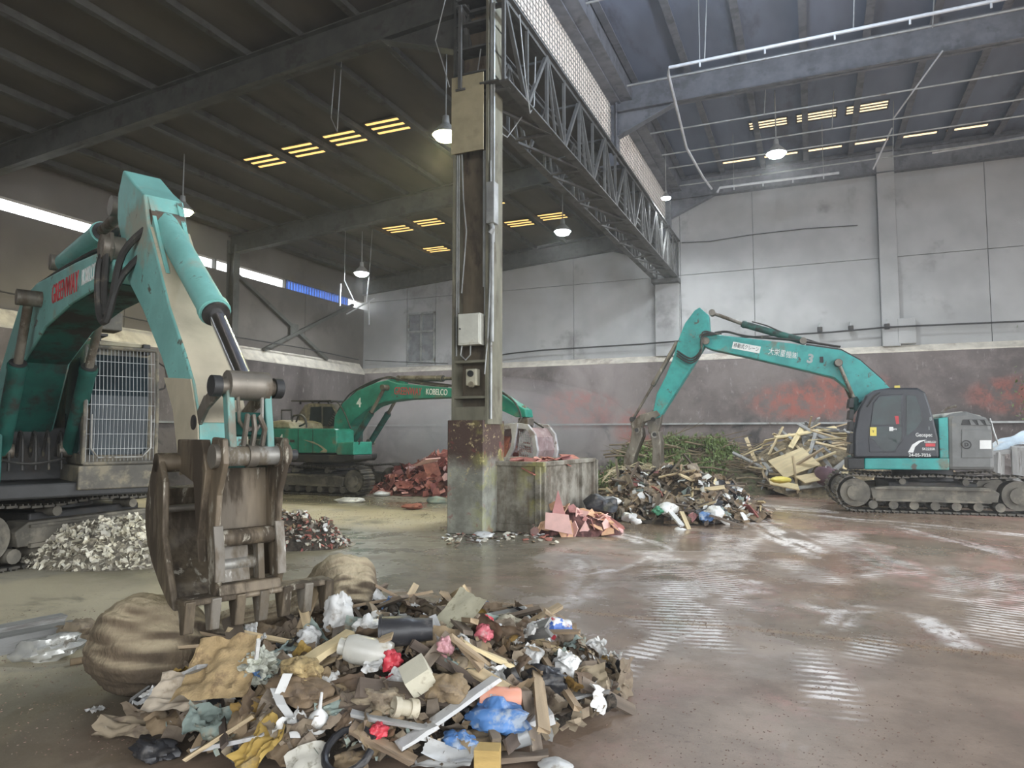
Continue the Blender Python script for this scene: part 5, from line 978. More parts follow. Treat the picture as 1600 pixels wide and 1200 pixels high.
# boxes
b = B(); b.box((0, 0, 0), (.22, .15, .07)); o = hero('foam_box', b.mesh('foam', WPAINT), hp(836, 1124, .05), (R_(5), R_(-14), R_(38)), 'white foam block lying right of the blue bag', 'block')
b = B(); b.box((0, 0, 0), (.15, .10, .15)); hero('timber_block', b.mesh('block', mat('yellow_timber', (.52, .36, .13), .7, var=.2, dirt=(.3, .2, .1), damt=.3, stretch=(1, 1, 4))), hp(762, 1186, .08), (R_(4), 0, R_(18)), 'yellowish timber block at the bottom edge of the heap', 'block')
b = B(); b.box((0, 0, 0), (.17, .16, .15)); hero('foam_cube', b.mesh('foam', mat('cream_foam', (.60, .57, .45), .85, var=.12, dirt=(.42, .37, .27), damt=.3, dscale=6)), hp(653, 1056, .16), (R_(25), R_(-30), R_(35)), 'cream foam cube in the middle of the heap', 'block')
hero('foam_sheet', crumple_me(.30, .42, .015, mat('speckled_foam', (.52, .49, .36), .6, var=.2, dirt=(.30, .27, .18), damt=.4, dscale=14), 5, 8, 1, .05), hp(712, 962, .18), (R_(42), R_(10), R_(-25)), 'pale yellow speckled foam sheet standing at the back of the heap', 'foam sheet')
# bags
def baglike(name, px, dz, rx, ry, rz, m, label, seed, cat='bag', rot=(0, 0, 0), amp=.42, fold=3.0): hero(name, lump_me(rx, ry, rz, amp, m, seed, (34, 20), fold), hp(*px, dz), rot, label, cat)
baglike('blue_bag', (778, 1122), .08, .17, .13, .10, PLB, 'crumpled blue plastic bag at the right of the heap', 11)
baglike('blue_bag', (716, 1160), .06, .10, .07, .06, PLB, 'small pale blue bag below the long white board', 12)
baglike('white_bag', (527, 962), .16, .10, .09, .14, PLW, 'white plastic bag rising in a peak near the cloth bundle', 13, rot=(0, R_(8), 0))
baglike('white_bag', (483, 998), .10, .09, .07, .07, PLW, 'white crumpled bag left of the peaked bag', 14)
baglike('white_bag', (572, 980), .12, .08, .08, .07, PLW, 'white bag with a red patch left of the black pot', 15)
baglike('red_bag', (612, 1032), .12, .06, .05, .06, PLR, 'crumpled red bag below the black pot', 16)
baglike('red_bag', (757, 990), .12, .06, .06, .05, mat('pinkish_red_plastic', (.55, .14, .17), .45, var=.25, dirt=(.55, .4, .38), damt=.35, dscale=7), 'pinkish red bag under the foam sheet', 17)
baglike('pink_bag', (694, 1012), .14, .05, .05, .06, mat('pink_film', (.58, .30, .32), .4, var=.2), 'pink plastic film right of the black pot', 18)
baglike('red_bag', (592, 1142), .1, .05, .05, .04, PLR, 'red crumpled packet at the front of the heap', 19)
baglike('cloth_tangle', (792, 975), .10, .12, .09, .07, mat('string_tangle', (.46, .42, .32), .9, var=.35, vscale=14, dirt=(.22, .19, .14), damt=.4, dscale=12), 'tangled off-white rags at the back right of the heap', 20, 'rags')
baglike('mop_head', (406, 1040), .12, .10, .09, .08, mat('mop_fibres', (.44, .45, .38), .95, var=.4, vscale=18, dirt=(.2, .2, .15), damt=.4, dscale=16), 'grey-white fibrous mop head left of the white strip', 21, 'mop', amp=.8, fold=5)
plank2((400, 1030), (404, 1000), .022, .022, PLW, 'stick', 'short white stick standing in the mop head', .22, .36, 'stick')
baglike('red_bag', (400, 1018), .2, .03, .03, .025, PLR, 'tiny red scrap on the mop head', 22, 'scrap')
baglike('straw_wad', (470, 1050), .12, .13, .10, .08, mat('straw', (.36, .27, .13), .95, var=.4, vscale=16, dirt=(.19, .13, .06), damt=.4, dscale=10), 'brown straw wad right of the mop head', 23, 'straw')
baglike('black_bag', (243, 1170), .05, .15, .09, .06, PLK, 'glossy black plastic bag at the lower left of the heap', 24)
baglike('brown_bag', (590, 1090), .1, .16, .10, .07, CLOTH, 'brown cloth roll in the middle of the heap', 25, 'cloth', fold=3.4)
baglike('brown_bag', (700, 1075), .12, .13, .10, .08, CARD, 'brown paper bag left of the long white board', 26, 'bag')
baglike('dark_bag', (850, 1062), .08, .17, .12, .08, PLK, 'dark crumpled sheet at the right of the heap', 27, 'sheet')
baglike('brown_bag', (470, 1080), .12, .17, .10, .08, CARD, 'brown crumpled paper left of centre', 28, 'paper', fold=3.2)
# printed bag
N = NT('printed_bag'); Pn = N.n('ShaderNodeTexCoord').outputs['Object']; c = N.mix(N.rng(N.noise(Pn, 9, 3), .52, .56), (.68, .67, .65), (.05, .13, .42)); c = N.mix(N.rng(N.noise(N.mapping(Pn, loc=(3, 1, 2)), 10, 3), .58, .62), c, (.58, .06, .08)); N.set(N.p.inputs['Base Color'], c); N.p.inputs['Roughness'].default_value = .4
baglike('printed_bag', (864, 985), .08, .15, .10, .09, N.m, 'white bag with blue and red print at the far right of the heap', 29)
# sheets
def sheet(name, px, dz, W, L, amp, m, rot, label, seed, cat='cloth', n=22, fold=1.3): hero(name, crumple_me(W, L, amp, m, seed, n, fold), hp(*px, dz), rot, label, cat)
sheet('burlap_sack', (345, 1045), .22, .50, .46, .05, BURLAP, (R_(42), R_(-8), R_(15)), 'tan burlap sack propped up in a peak at the left of the heap', 31, 'sack')
sheet('beige_cloth', (300, 1088), .14, .55, .34, .05, mat('beige_cloth', (.46, .39, .30), .9, var=.15, dirt=(.3, .24, .17), damt=.35, dscale=6), (R_(25), R_(6), R_(25)), 'beige cloth draped at the left below the burlap sack', 32)
sheet('beige_cloth', (215, 1135), .06, .55, .22, .04, CLOTH, (R_(12), 0, R_(30)), 'muddy cloth strip at the left tip of the heap', 33)
sheet('cushion_cover', (330, 1135), .10, .34, .24, .05, PLG, (R_(30), R_(15), R_(35)), 'grey-green striped cushion cover at the left', 34, 'cushion cover')
sheet('ochre_cloth', (410, 1165), .10, .22, .34, .05, PLY, (R_(45), R_(15), R_(-20)), 'ochre cloth hanging at the lower left of centre', 35)
sheet('white_flap', (702, 1180), .08, .32, .13, .012, PLW, (R_(25), R_(5), R_(12)), 'white folded board at the bottom of the heap', 36, 'board', 8)
sheet('white_flap', (690, 1196), .04, .36, .10, .012, PLW, (R_(10), R_(-3), R_(15)), 'second white board right at the bottom edge', 37, 'board', 8)
sheet('white_flap', (582, 1040), .16, .14, .10, .02, PLW, (R_(25), R_(-10), R_(5)), 'white card lying below the cloudy jar', 38, 'card', 8)
b = B()
sp = [hp(430, 1075, .2), hp(440, 1100, .2), hp(455, 1120, .17), hp(462, 1152, .1)]; sp2 = [hp(434, 1090, .2), hp(450, 1052, .3)]
for pts, nm_, lb in ((sp, 'plastic_strip', 'bent white plastic strip left of centre, curving down'), (sp2, 'plastic_strip', 'short white plastic strip sticking up left of centre')):
    b = B(); k_ = RV * .03
    for q in pts: b.v += [tuple(q - k_), tuple(q + k_), tuple(q + k_ - FV * .008), tuple(q - k_ - FV * .008)]
    for i in range(len(pts) - 1):
        for a in range(4): c = (a + 1) % 4; b.f.append((4 * i + a, 4 * i + c, 4 * i + 4 + c, 4 * i + 4 + a))
    b.f += [(3, 2, 1, 0), tuple(4 * (len(pts) - 1) + a for a in range(4))]; b.obj(nm_, PLW, None, label=lb, category='strip')
p = hp(355, 1190, .06); sheet('foam_sheet', (480, 1190), .1, .26, .2, .02, mat('speckled_white_foam', (.56, .54, .47), .7, var=.2, dirt=(.3, .28, .22), damt=.4, dscale=14), (R_(30), R_(-15), R_(40)), 'speckled foam piece at the bottom of the heap', 41, 'foam sheet', 8)
p = at(868, 1196, Z=.03); hero('plastic_dome', lump_me(.1, .08, .03, .2, PLW, 77, (20, 10)), p, (0, 0, 0), 'pale plastic lid on the floor at the bottom edge', 'lid')
# ------------------------------------------------------------------ cloth bundle in the grab
N = NT('bundle_cloth'); Pn = N.n('ShaderNodeNewGeometry').outputs['Position']; nn = N.n('ShaderNodeTexCoord').outputs['Object']
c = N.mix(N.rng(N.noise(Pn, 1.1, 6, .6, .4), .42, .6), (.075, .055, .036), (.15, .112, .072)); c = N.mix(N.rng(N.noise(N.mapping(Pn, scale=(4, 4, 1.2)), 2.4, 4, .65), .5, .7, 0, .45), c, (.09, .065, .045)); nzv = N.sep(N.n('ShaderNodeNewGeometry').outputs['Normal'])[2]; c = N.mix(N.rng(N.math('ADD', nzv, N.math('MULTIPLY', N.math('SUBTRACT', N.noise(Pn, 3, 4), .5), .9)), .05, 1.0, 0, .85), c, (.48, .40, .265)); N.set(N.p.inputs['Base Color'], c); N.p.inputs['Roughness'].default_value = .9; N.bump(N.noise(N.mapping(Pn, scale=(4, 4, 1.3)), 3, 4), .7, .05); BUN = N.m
def blob_tube(path, rad, m, name, parent, seed, n=40, pleat=.1, sq=1.0, gather=0.0):
    P_ = [Vector(q) for q in path]; b = B(); m_ = (len(P_) - 1) * 14; ring = []
    for i in range(m_ + 1):
        t = i / 14; k = min(int(t), len(P_) - 2); u = t - k; p0, p1, p2, p3 = P_[max(k - 1, 0)], P_[k], P_[k + 1], P_[min(k + 2, len(P_) - 1)]
        c_ = .5 * ((2 * p1) + (-p0 + p2) * u + (2 * p0 - 5 * p1 + 4 * p2 - p3) * u * u + (-p0 + 3 * p1 - 3 * p2 + p3) * u ** 3)
        d = (.5 * ((-p0 + p2) + 2 * (2 * p0 - 5 * p1 + 4 * p2 - p3) * u + 3 * (-p0 + 3 * p1 - 3 * p2 + p3) * u * u)).normalized()
        us = u * u * (3 - 2 * u); r_ = rad[k] * (1 - us) + rad[k + 1] * us
        a = d.cross(Vector((0, 0, 1))).normalized(); e = a.cross(d)
        for j in range(n):
            th = 6.28318 * j / n; w_ = Vector((math.cos(th) * 2.2, math.sin(th) * 2.2, t * .35 + seed)); k2 = 1 + pleat * (1.3 * (.6 - 2 * abs(noise.noise(w_ * 1.1))) + 1.0 * (.5 - 2 * abs(noise.noise(w_ * 2.4 + Vector((t * .5, 0, 0))))) + .5 * noise.noise(w_ * 5)) + .12 * noise.noise(Vector((math.cos(th) * 1.2, math.sin(th) * 1.2, t * .8 + seed)))
            k2 *= 1 + gather * (t / (len(P_) - 1)) * (.7 - 2.2 * abs(noise.noise(Vector((math.cos(th + t * .25) * 3.2, math.sin(th + t * .25) * 3.2, seed + 9))))); q = c_ + (a * math.cos(th) + e * math.sin(th) * sq) * r_ * k2; q.z = max(q.z, .01); b.v.append(tuple(q))
    for i in range(m_):
        for j in range(n): a0 = i * n + j; a1 = i * n + (j + 1) % n; b.f.append((a0, a1, a1 + n, a0 + n))
    b.f += [tuple(range(n - 1, -1, -1)), tuple(m_ * n + j for j in range(n))]
    return b.obj(name, m, parent, smooth=2)
bun = empty('cloth_bundle', tuple(at(330, 1010, D=6.1))[:2] + (0,), 0, 'huge brown cloth bundle squeezed in the jaws of the nearest excavator', 'cloth bundle')
def bl(px, py, d): q = at(px, py, D=d); return (q.x - bun.location.x, q.y - bun.location.y, q.z)
o = blob_tube([bl(160, 1000, 5.6), bl(185, 1003, 5.55), bl(225, 1006, 5.45), bl(270, 1006, 5.45), bl(312, 1008, 5.6), bl(350, 1004, 5.9)], [.08, .30, .385, .34, .20, .10], BUN, 'bag_body', bun, 2.0, 110, .05, .98, .10)
o = blob_tube([bl(310, 1004, 5.8), bl(370, 988, 5.95), bl(440, 975, 6.05), bl(490, 952, 6.2), bl(530, 934, 6.3), bl(562, 930, 6.35), bl(584, 936, 6.4)], [.14, .18, .20, .26, .33, .28, .06], BUN, 'bag_tail', bun, 5.0, 90, .09, 1.0, .08)
blob_tube([bl(525, 928, 6.4), bl(545, 908, 6.4), bl(558, 902, 6.4), bl(572, 912, 6.4)], [.12, .13, .11, .03], BUN, 'bag_knot', bun, 8.0, 48, .18)
# ------------------------------------------------------------------ floor pieces at the left edge
b = B(); b.box((0, 0, .09), (1.6, .2, .18)); a = at(-60, 1032, Z=0); c_ = at(96, 1000, Z=0); an_ = math.atan2(c_.y - a.y, c_.x - a.x)
hero('concrete_beam', B().box((0, 0, .075), (1.05, .22, .15)).mesh('beam', GWOOD), ((a + c_) / 2)[:2] + (0,) if False else tuple(((a + c_) / 2).xy) + (0,), (0, 0, an_), 'grey beam lying on the floor at the left edge, nearer one', 'beam')
a = at(-60, 1000, Z=0); c_ = at(60, 985, Z=0); hero('timber_beam', plank_me(1.1, .16, .08, GWOOD, 3), tuple(((a + c_) / 2).xy) + (.045,), (0, 0, an_ + .05), 'thin dark beam lying behind the grey one at the left edge', 'beam')
p = at(75, 1015, Z=.09); hero('silver_bag', lump_me(.24, .12, .10, .4, mat('silvery_film', (.50, .50, .47), .25, .3, var=.3, dirt=(.2, .18, .14), damt=.35, dscale=7), 9, (34, 18), 3.4), p, (0, R_(-12), R_(35)), 'silvery plastic bag on the floor at the left', 'bag')
p = at(128, 990, Z=.08); hero('brown_sack', lump_me(.2, .16, .12, .4, CLOTH, 10, (30, 16), 3), p, (0, 0, R_(30)), 'brown sack scrap between the silvery bag and the cloth bundle', 'sack')
p = at(120, 1033, Z=.03); hero('tin_can', lathe_me([(0, -.05), (.03, -.05), (.03, .05), (0, .05)], CARD), p, (R_(90), 0, R_(-30)), 'small crushed can on the floor left of the bundle', 'can')
hero('rag', crumple_me(.12, .10, .03, PLW, 66, 8), tuple(at(150, 1108, Z=.03)), (0, 0, 0), 'tiny pale scrap on the dark floor left of the heap', 'scrap')
# ------------------------------------------------------------------ chip heaps at the left
chipm = [slab_me(s, .02, CHIP, 900 + i, 5) for i, s in enumerate((.07, .09, .06, .11))] + [crumple_me(.12, .09, .025, CHIP, 950 + i, 4) for i in range(3)]
p = at(172, 878, Z=0); H1 = Heap(p.x, p.y, R_(22), .75, 1.35, .62, 1.0, .15, 3); SOILC = mat('chip_dust', (.24, .215, .165), .9, var=.5, vscale=14, dirt=(.10, .085, .065), damt=.45, dscale=10, bump=.8, bscale=30, world=True)
shreds(H1, CHIP, 1500, .02, .07, 90, 'chip_shreds', 'countless smaller pale chips beside the nearest tracks', 'chips', 1.02, .03)
H1.mound('chip_mound', SOILC, 'grey mound under the pale chips beside the nearest tracks', 'debris', 48, .03)
H1.scatter('pale_chip', chipm, 300, 'pale off-white chip in the heap beside the nearest excavator tracks', 'chip', 'pale chips beside the near tracks', .5, 1.02, (.45, 1.0), .03, 5, .55)
p = at(462, 852, Z=0); H2 = Heap(p.x, p.y, R_(20), .65, 1.0, .52, 1.0, .2, 4); shreds(H2, CHIP, 500, .015, .05, 91, 'chip_shreds', 'countless smaller pale chips right of the near grab', 'chips', 1.05, .03); shreds(H2, REDB, 250, .015, .05, 92, 'chip_shreds', 'countless small red-brown chips right of the near grab', 'chips', 1.0, .03)
H2.mound('chip_mound', SOIL, 'brown mound of mixed litter right of the near grab', 'debris', 48, .03)
mixm = [slab_me(.06, .02, m, 930 + i, 5) for i, m in enumerate((CHIP, CARD, REDB, PLW, WOODD, CHIP))]
H2.scatter('litter_chip', mixm, 260, 'small mixed chip in the litter heap right of the near grab', 'chip', 'mixed chips right of the near grab', .5, 1.05, (.6, 1.3), .02, 6, .55)
# ------------------------------------------------------------------ pink board heap beyond the pillar
p = at(668, 770, Z=0); H3 = Heap(p.x + .5, p.y + .7, R_(23), 2.0, 2.75, 1.12, 1.1, .15, 5); H3.mound('board_mound', SOILR, 'red rubble packed under the broken pink boards by the pillar', 'debris', 54, .08)
pk = [slab_me(s, .025, m, 700 + i, n_) for i, (s, m, n_) in enumerate(((.45, PINK, 5), (.35, REDB, 6), (.55, REDB, 5), (.3, PINK, 4), (.4, REDB, 5), (.28, PINKL, 5)))] + [crumple_me(.5, .4, .06, REDB, 720, 5)]
H3.scatter('broken_board', pk, 230, 'broken pink-red board in the heap left of the pillar', 'board', 'pink boards beyond the pillar', .55, 1.0, (.3, .85), .12, 7, .5)
shreds(H3, PINK, 350, .05, .2, 93, 'board_crumbs', 'countless pink crumbs in the heap left of the pillar', 'crumbs', 1.05, .1); shreds(H3, REDB, 350, .05, .2, 94, 'board_crumbs', 'countless red-brown crumbs in the heap left of the pillar', 'crumbs', 1.05, .1)
hero('board_slab', slab_me(.7, .03, PINKL, 3, 4), tuple(at(667, 722, D=20.2)), (R_(-15), R_(-18), R_(30)), 'large pale pink slab crowning the heap left of the pillar', 'board')
for i, (px, py, m, lb) in enumerate(((545, 782, PLW, 'flat white sack on the floor left of the pink heap'), (597, 772, PLW, 'small white rag at the left foot of the pink heap'), (684, 783, PLG, 'grey-blue bag at the foot of the pink heap by the pillar'), (645, 792, REDB, 'red board shard lying in front of the pink heap'))):
    hero('white_sack' if i < 2 else 'floor_scrap', lump_me(.38 if i == 0 else .25, .18, .08 + .04 * (i == 2), .4, m, 40 + i), tuple(at(px, py, Z=.06)), (0, 0, R_(23)), lb, 'scrap')
# pink boards in the container and in front of it
b_ = at(890, 836, Z=0); H4 = Heap(b_.x - .05, b_.y + .35, R_(20), .6, 1.0, .42, .9, .2, 6)
H4.mound('board_mound', SOILR, 'pinkish rubble in front of the container corner', 'debris', 40, .03)
pl4 = [slab_me(s, .02, m, 740 + i, n_) for i, (s, m, n_) in enumerate(((.24, PINKL, 5), (.2, PINK, 5), (.28, mat('salmon_board', (.66, .40, .24), .8, var=.15, dirt=(.5, .28, .18), damt=.3), 5), (.18, PINKL, 4)))]
H4.scatter('board_piece', pl4, 70, 'light pink board fragment piled against the container', 'board', 'pink fragments by the container', .45, 1.0, (.5, 1.1), .05, 8, .5)
b = B(); b.prism([(-.22, 0), (.2, 0), (.0, .75)], -.012, .012); hero('board_spike', b.mesh('spike', PINK), tuple(at(874, 826, D=13.75)), (R_(-12), 0, R_(28)), 'upright pointed pink board leaning on the container', 'board')
b = B(); b.prism([(-.26, .1), (.28, .0), (.2, .38), (-.25, .42)], -.012, .012); hero('board_spike', b.mesh('spike', PINKL), tuple(at(872, 835, D=13.6)), (R_(-14), 0, R_(15)), 'broad light pink board leaning in front of the pointed one', 'board')
H5 = Heap(-5.9, 14.6, 0, 1.0, .85, .25, .6, .3, 7); me5 = pk[:4]
rr = random.Random(4)
for i in range(46):
    x = rr.uniform(-1.1, -.15); y = rr.uniform(.15, 2.4); q = skip.matrix_basis @ Vector((x, y, 1.18 + rr.uniform(0, .26))); inst('loaded_board', rr.choice(me5), None, tuple(q), (rr.gauss(0, .3), rr.gauss(0, .3), rr.uniform(0, 6)), (.7,) * 3, label='broken pink board lying in the waste container', category='board', group='pink boards in the container')
for i in range(7):
    q = E4.root.matrix_basis @ Vector((hx + rr.uniform(-.5, .15), rr.uniform(-.5, .3), hz - rr.uniform(.5, 1.1))); inst('gripped_board', pk[i % 4], None, tuple(q), (rr.uniform(.5, 1.6), rr.gauss(0, .6), rr.uniform(0, 6)), (.8,) * 3, label='broken pink board held in the far grab', category='board', group='pink boards in the grab')
q = at(945, 765, Z=0); H6 = Heap(q.x, q.y + .6, 0, 1.6, 1.3, .5, 1, .2, 9); H6.scatter('board_piece', pl4 + pk[:2], 70, 'light pink board fragment behind the container', 'board', 'pink fragments behind the container', .4, 1.0, (.7, 1.4), .05, 18, .5); H6.mound('board_mound', SOILR, 'pink rubble behind the container', 'debris', 30, .03)
# ------------------------------------------------------------------ middle heap under the right machine's grab
c_ = at(1030, 815, Z=0); H7 = Heap(c_.x - .05, c_.y + 1.75, R_(26), 2.3, 2.25, .92, 1.1, .3, 10); H7.mound('debris_mound', SOIL, 'dark debris packed beneath the middle rubbish heap', 'debris', 54, .12)
g7 = 'litter of the middle heap'
for i, (m, n_, w_) in enumerate(((CARD, 700, 'brown'), (PLW, 260, 'white'), (WOODD, 700, 'dark'), (WOOD, 260, 'tan'))): shreds(H7, m, n_, .04, .16, 80 + i, 'litter_shreds', 'countless small %s shreds in the middle heap' % w_, 'shreds', 1.0, .15)
mm = lambda m, s, k: [crumple_me(k, k * .8, k * .14, m, s + i, 6) for i in range(3)]
for name, mes, n_, lab, cat, kw in (
    ('plank', [plank_me(L, w_, .03, m, 20 + i) for i, (L, w_, m) in enumerate(((.8, .07, WOOD), (.7, .1, WOODD), (1.2, .05, WOODD), (.6, .08, WOODP), (.9, .06, WOODD)))], 100, 'broken timber in the middle rubbish heap', 'plank', dict(tilt=.4, up=.12)),
    ('rag', mm(CLOTH, 1000, .27), 80, 'brown rag in the middle rubbish heap', 'rag', dict(tilt=.5, up=.08)),
    ('cardboard_scrap', mm(CARD, 1010, .28), 80, 'cardboard scrap in the middle rubbish heap', 'cardboard', dict(tilt=.5, up=.08)),
    ('plastic_scrap', mm(PLW, 1020, .2), 60, 'white plastic scrap in the middle rubbish heap', 'plastic', dict(tilt=.5, up=.12)),
    ('plastic_scrap', mm(PLK, 1030, .3), 50, 'black plastic scrap in the middle rubbish heap', 'plastic', dict(tilt=.5, up=.08)),
    ('board_piece', pl4[:2] + [pk[1]], 25, 'pinkish board bit in the middle rubbish heap', 'board', dict(tilt=.4, up=.08)),
    ('rag', mm(PLG, 1040, .26), 24, 'greenish scrap in the middle rubbish heap', 'rag', dict(tilt=.5, up=.1))):
    H7.scatter(name, mes, n_, lab, cat, g7, spread=1.0, seed=sum(map(ord, lab)), **kw)
def wp(px, py, D): return tuple(at(px, py, D=D))
for px, py, D, rx, m, lb, sd in ((1042, 796, 15.6, .2, PLW, 'white bag on the right slope of the middle heap', 51), (1028, 798, 15.5, .14, mat('green_plastic', (.05, .22, .12), .4), 'green bag next to the white bag on the middle heap', 52), (983, 808, 15.0, .15, PLW, 'white lump on the front of the middle heap', 53), (994, 815, 14.9, .1, PLW, 'small white lump low on the middle heap', 54), (1102, 808, 15.4, .16, PLB, 'blue and white packet at the right end of the middle heap', 55), (940, 790, 15.3, .35, PLK, 'black sack at the left end of the middle heap', 56), (958, 783, 15.6, .14, PLW, 'white packet on the black sack of the middle heap', 57), (1063, 833, 14.75, .16, PLW, 'round white bag on the floor before the middle heap', 58), (1115, 802, 15.6, .22, PLW, 'white film at the right tip of the middle heap', 59)):
    hero('heap_bag', lump_me(rx, rx * .8, rx * .6, .45, m, sd, (18, 10)), wp(px, py, D), (0, 0, sd), lb, 'bag')
def wplank(a, b_, W, T, m, label, name='plank', cat='plank'):
    a = Vector(wp(*a)); b_ = Vector(wp(*b_)); d = b_ - a; M = Matrix.Translation((a + b_) / 2) @ d.to_track_quat('X', 'Z').to_matrix().to_4x4(); return inst(name, plank_me(d.length, W, T, m, int(a.x * 10) + 99), M=M, label=label, category=cat)
wplank((1108, 795, 15.7), (1126, 768, 15.9), .05, .03, WOODD, 'thin dark stick poking up at the right of the middle heap', 'stick', 'stick')
wplank((1110, 805, 15.2), (1163, 823, 14.9), .12, .03, WOODD, 'dark plank sliding off the right of the middle heap')
wplank((930, 798, 15.1), (968, 826, 14.6), .35, .03, REDB, 'brown panel leaning on the front of the middle heap', 'panel', 'panel')
wplank((1065, 800, 15.3), (1078, 830, 14.8), .09, .03, WOODP, 'pale upright plank on the right of the middle heap')
wplank((1048, 800, 15.3), (1066, 822, 14.9), .12, .03, WPAINT, 'white slanted plank on the middle heap')
# straw-like roots gripped by the grab
STRAW = mat('dry_stalks', (.52, .45, .30), .85, var=.3, dirt=(.3, .24, .15), damt=.35, rnd=.2)
b0 = Vector(wp(1005, 745, 19.6)); b = B(); r5 = random.Random(3)
for i in range(260):
    p0 = b0 + Vector((r5.gauss(0, .5), r5.gauss(0, .35), r5.uniform(-.3, .35))); d = Vector((r5.gauss(0, .3), r5.gauss(0, .3), -r5.uniform(.05, .4))); b.tube([p0, p0 + d * .6 + Vector((0, 0, .1)), p0 + d * 1.3], .012, 3, caps=False)
b.obj('stalk_tangle', STRAW, None, kind='stuff', label='tangle of pale dry stalks hanging in the right grab', category='stalks')
# ------------------------------------------------------------------ branch pile
LEAF = mat('green_leaves', (.15, .21, .07), .6, var=.4, vscale=5, dirt=(.20, .24, .10), damt=.35, dscale=3, bump=0)
BRM = mat('brown_branches', (.20, .155, .10), .85, var=.3, dirt=(.30, .25, .17), damt=.3, rnd=.3)
bc = at(1055, 770, Z=0); HB = Heap(bc.x + .2, bc.y + 1.2, R_(23), 2.2, 3.6, 1.65, 1.0, .2, 11)
r5 = random.Random(12)
bms = []
for i in range(8):
    L = r5.uniform(1.8, 3.2); pts = [Vector((L * t / 5, .12 * math.sin(t * 1.1 + i), .10 * math.cos(t * .9 + i * 2))) for t in range(6)]; bb = B().tube(pts, .035, 5, r2=.008)
    for k in range(4): q = pts[1 + k]; bb.tube([q, q + Vector((.35, r5.uniform(-.35, .35), r5.uniform(-.1, .3)))], .014, 4, r2=.004)
    bms.append(bb.mesh('branch', BRM, True))
for i in range(90):
    u = r5.uniform(-.6, .95); v = r5.uniform(-.8, .5); x, y = HB.world(u, v); yaw = R_(20) + r5.gauss(0, .5) + (math.pi if r5.random() < .3 else 0)
    inst('branch', r5.choice(bms), None, (x - 1.0 * math.cos(yaw), y - 1.0 * math.sin(yaw), HB.z(x, y) * .9 + .3), (0, r5.gauss(.05, .12), yaw), (1, 1, 1), label='bare brown branch in the heap of cut greenery', category='branch', group='cut branches by the far wall')
HB.mound('brush_mound', mat('brush_litter', (.10, .085, .05), .95, var=.4, vscale=6, dirt=(.07, .10, .03), damt=.4, dscale=5, bump=.8, bscale=20, world=True), 'twiggy brush under the cut branches by the far wall', 'brush', 48, .2, .85)
b = B()
for i in range(9000):
    q = r5.random() ** .5; a = r5.uniform(0, 6.283); u = q * math.cos(a) * .72 - .22; v = q * math.sin(a); x, y = HB.world(u, v)
    if nz((x, y, 3), 1.2) < -.15: continue
    p = Vector((x, y, HB.z(x, y) + abs(r5.gauss(0, .16)))); e = Euler((r5.uniform(0, 6), r5.uniform(0, 6), r5.uniform(0, 6))).to_matrix(); L = r5.uniform(.05, .10)
    k = len(b.v); b.v += [tuple(p + e @ Vector(t)) for t in ((-L, 0, 0), (0, -L * .45, L * .1), (L, 0, 0), (0, L * .45, L * .1))]; b.f.append((k, k + 1, k + 2, k + 3))
b.obj('leaf_mass', LEAF, None, kind='stuff', label='green leaves on the cut branches under the right grab', category='leaves')
b = B()
for i in range(700):
    x, y = 8.2 + r5.gauss(0, .5), 31.9 + r5.uniform(-.3, .5); p = Vector((x, y, max(.5, r5.gauss(3.4, .8)))); e = Euler((r5.uniform(0, 6), r5.uniform(0, 6), r5.uniform(0, 6))).to_matrix(); L = r5.uniform(.05, .1)
    k = len(b.v); b.v += [tuple(p + e @ Vector(t)) for t in ((-L, 0, 0), (0, -L * .45, 0), (L, 0, 0), (0, L * .45, 0))]; b.f.append((k, k + 1, k + 2, k + 3))
b.obj('leaf_mass', LEAF, None, kind='stuff', label='dark creeper leaves on the far wall at the right edge', category='leaves')
# ------------------------------------------------------------------ timber pile behind the right machine
wc = at(1235, 775, Z=0); HW = Heap(wc.x + 1.1, wc.y + 3.0, R_(10), 3.0, 4.2, 1.95, 1.0, .15, 13)
HW.mound('timber_mound', mat('timber_litter', (.20, .16, .10), .9, var=.4, vscale=5, dirt=(.34, .28, .18), damt=.4, dscale=6, bump=.7, world=True), 'splinters and dust under the timber pile', 'debris', 48, .12, .92)
wm = [plank_me(L, w_, .05, m, 60 + i) for i, (L, w_, m) in enumerate(((2.2, .14, WOODP), (1.6, .10, WOODP), (2.6, .09, WOOD), (1.8, .2, WOODP), (1.4, .12, GWOOD), (2.0, .16, GWOOD)))]
HW.scatter('timber_plank', wm, 150, 'loose plank in the timber pile behind the right machine', 'plank', 'planks of the timber pile', .22, 1.0, (.6, 1.1), .12, 21, .55)
for i, (px, py, D, W, L, m, ro, lb) in enumerate(((1240, 723, 23.4, .95, 1.3, WOODP, (.65, -.35, .5), 'large pale ply sheet with seams on the timber pile'), (1285, 690, 25.0, 1.2, 1.5, GWOOD, (.6, .25, .3), 'grey sheet leaning at the top of the timber pile'), (1312, 700, 24.6, 1.0, 1.6, GALV, (.5, .3, .2), 'pale metallic sheet behind the cab on the timber pile'), (1275, 745, 22.6, .4, 1.5, WOODP, (.5, -.1, .9), 'long tan board slanting down the timber pile front'), (1225, 757, 22.6, .5, .9, WOODP, (.3, .2, .2), 'cut ply panel low on the timber pile'))):
    bq = B(); bq.box((0, 0, 0), (L, W, .03)); o = hero('plywood_sheet', bq.mesh('sheet', m), wp(px, py, D), ro, lb, 'sheet')
hero('yellow_tray', lump_me(.3, .2, .10, .2, YEL, 8), wp(1219, 750, 22.2), (0, 0, 0), 'bright yellow tray at the foot of the timber pile', 'tray')
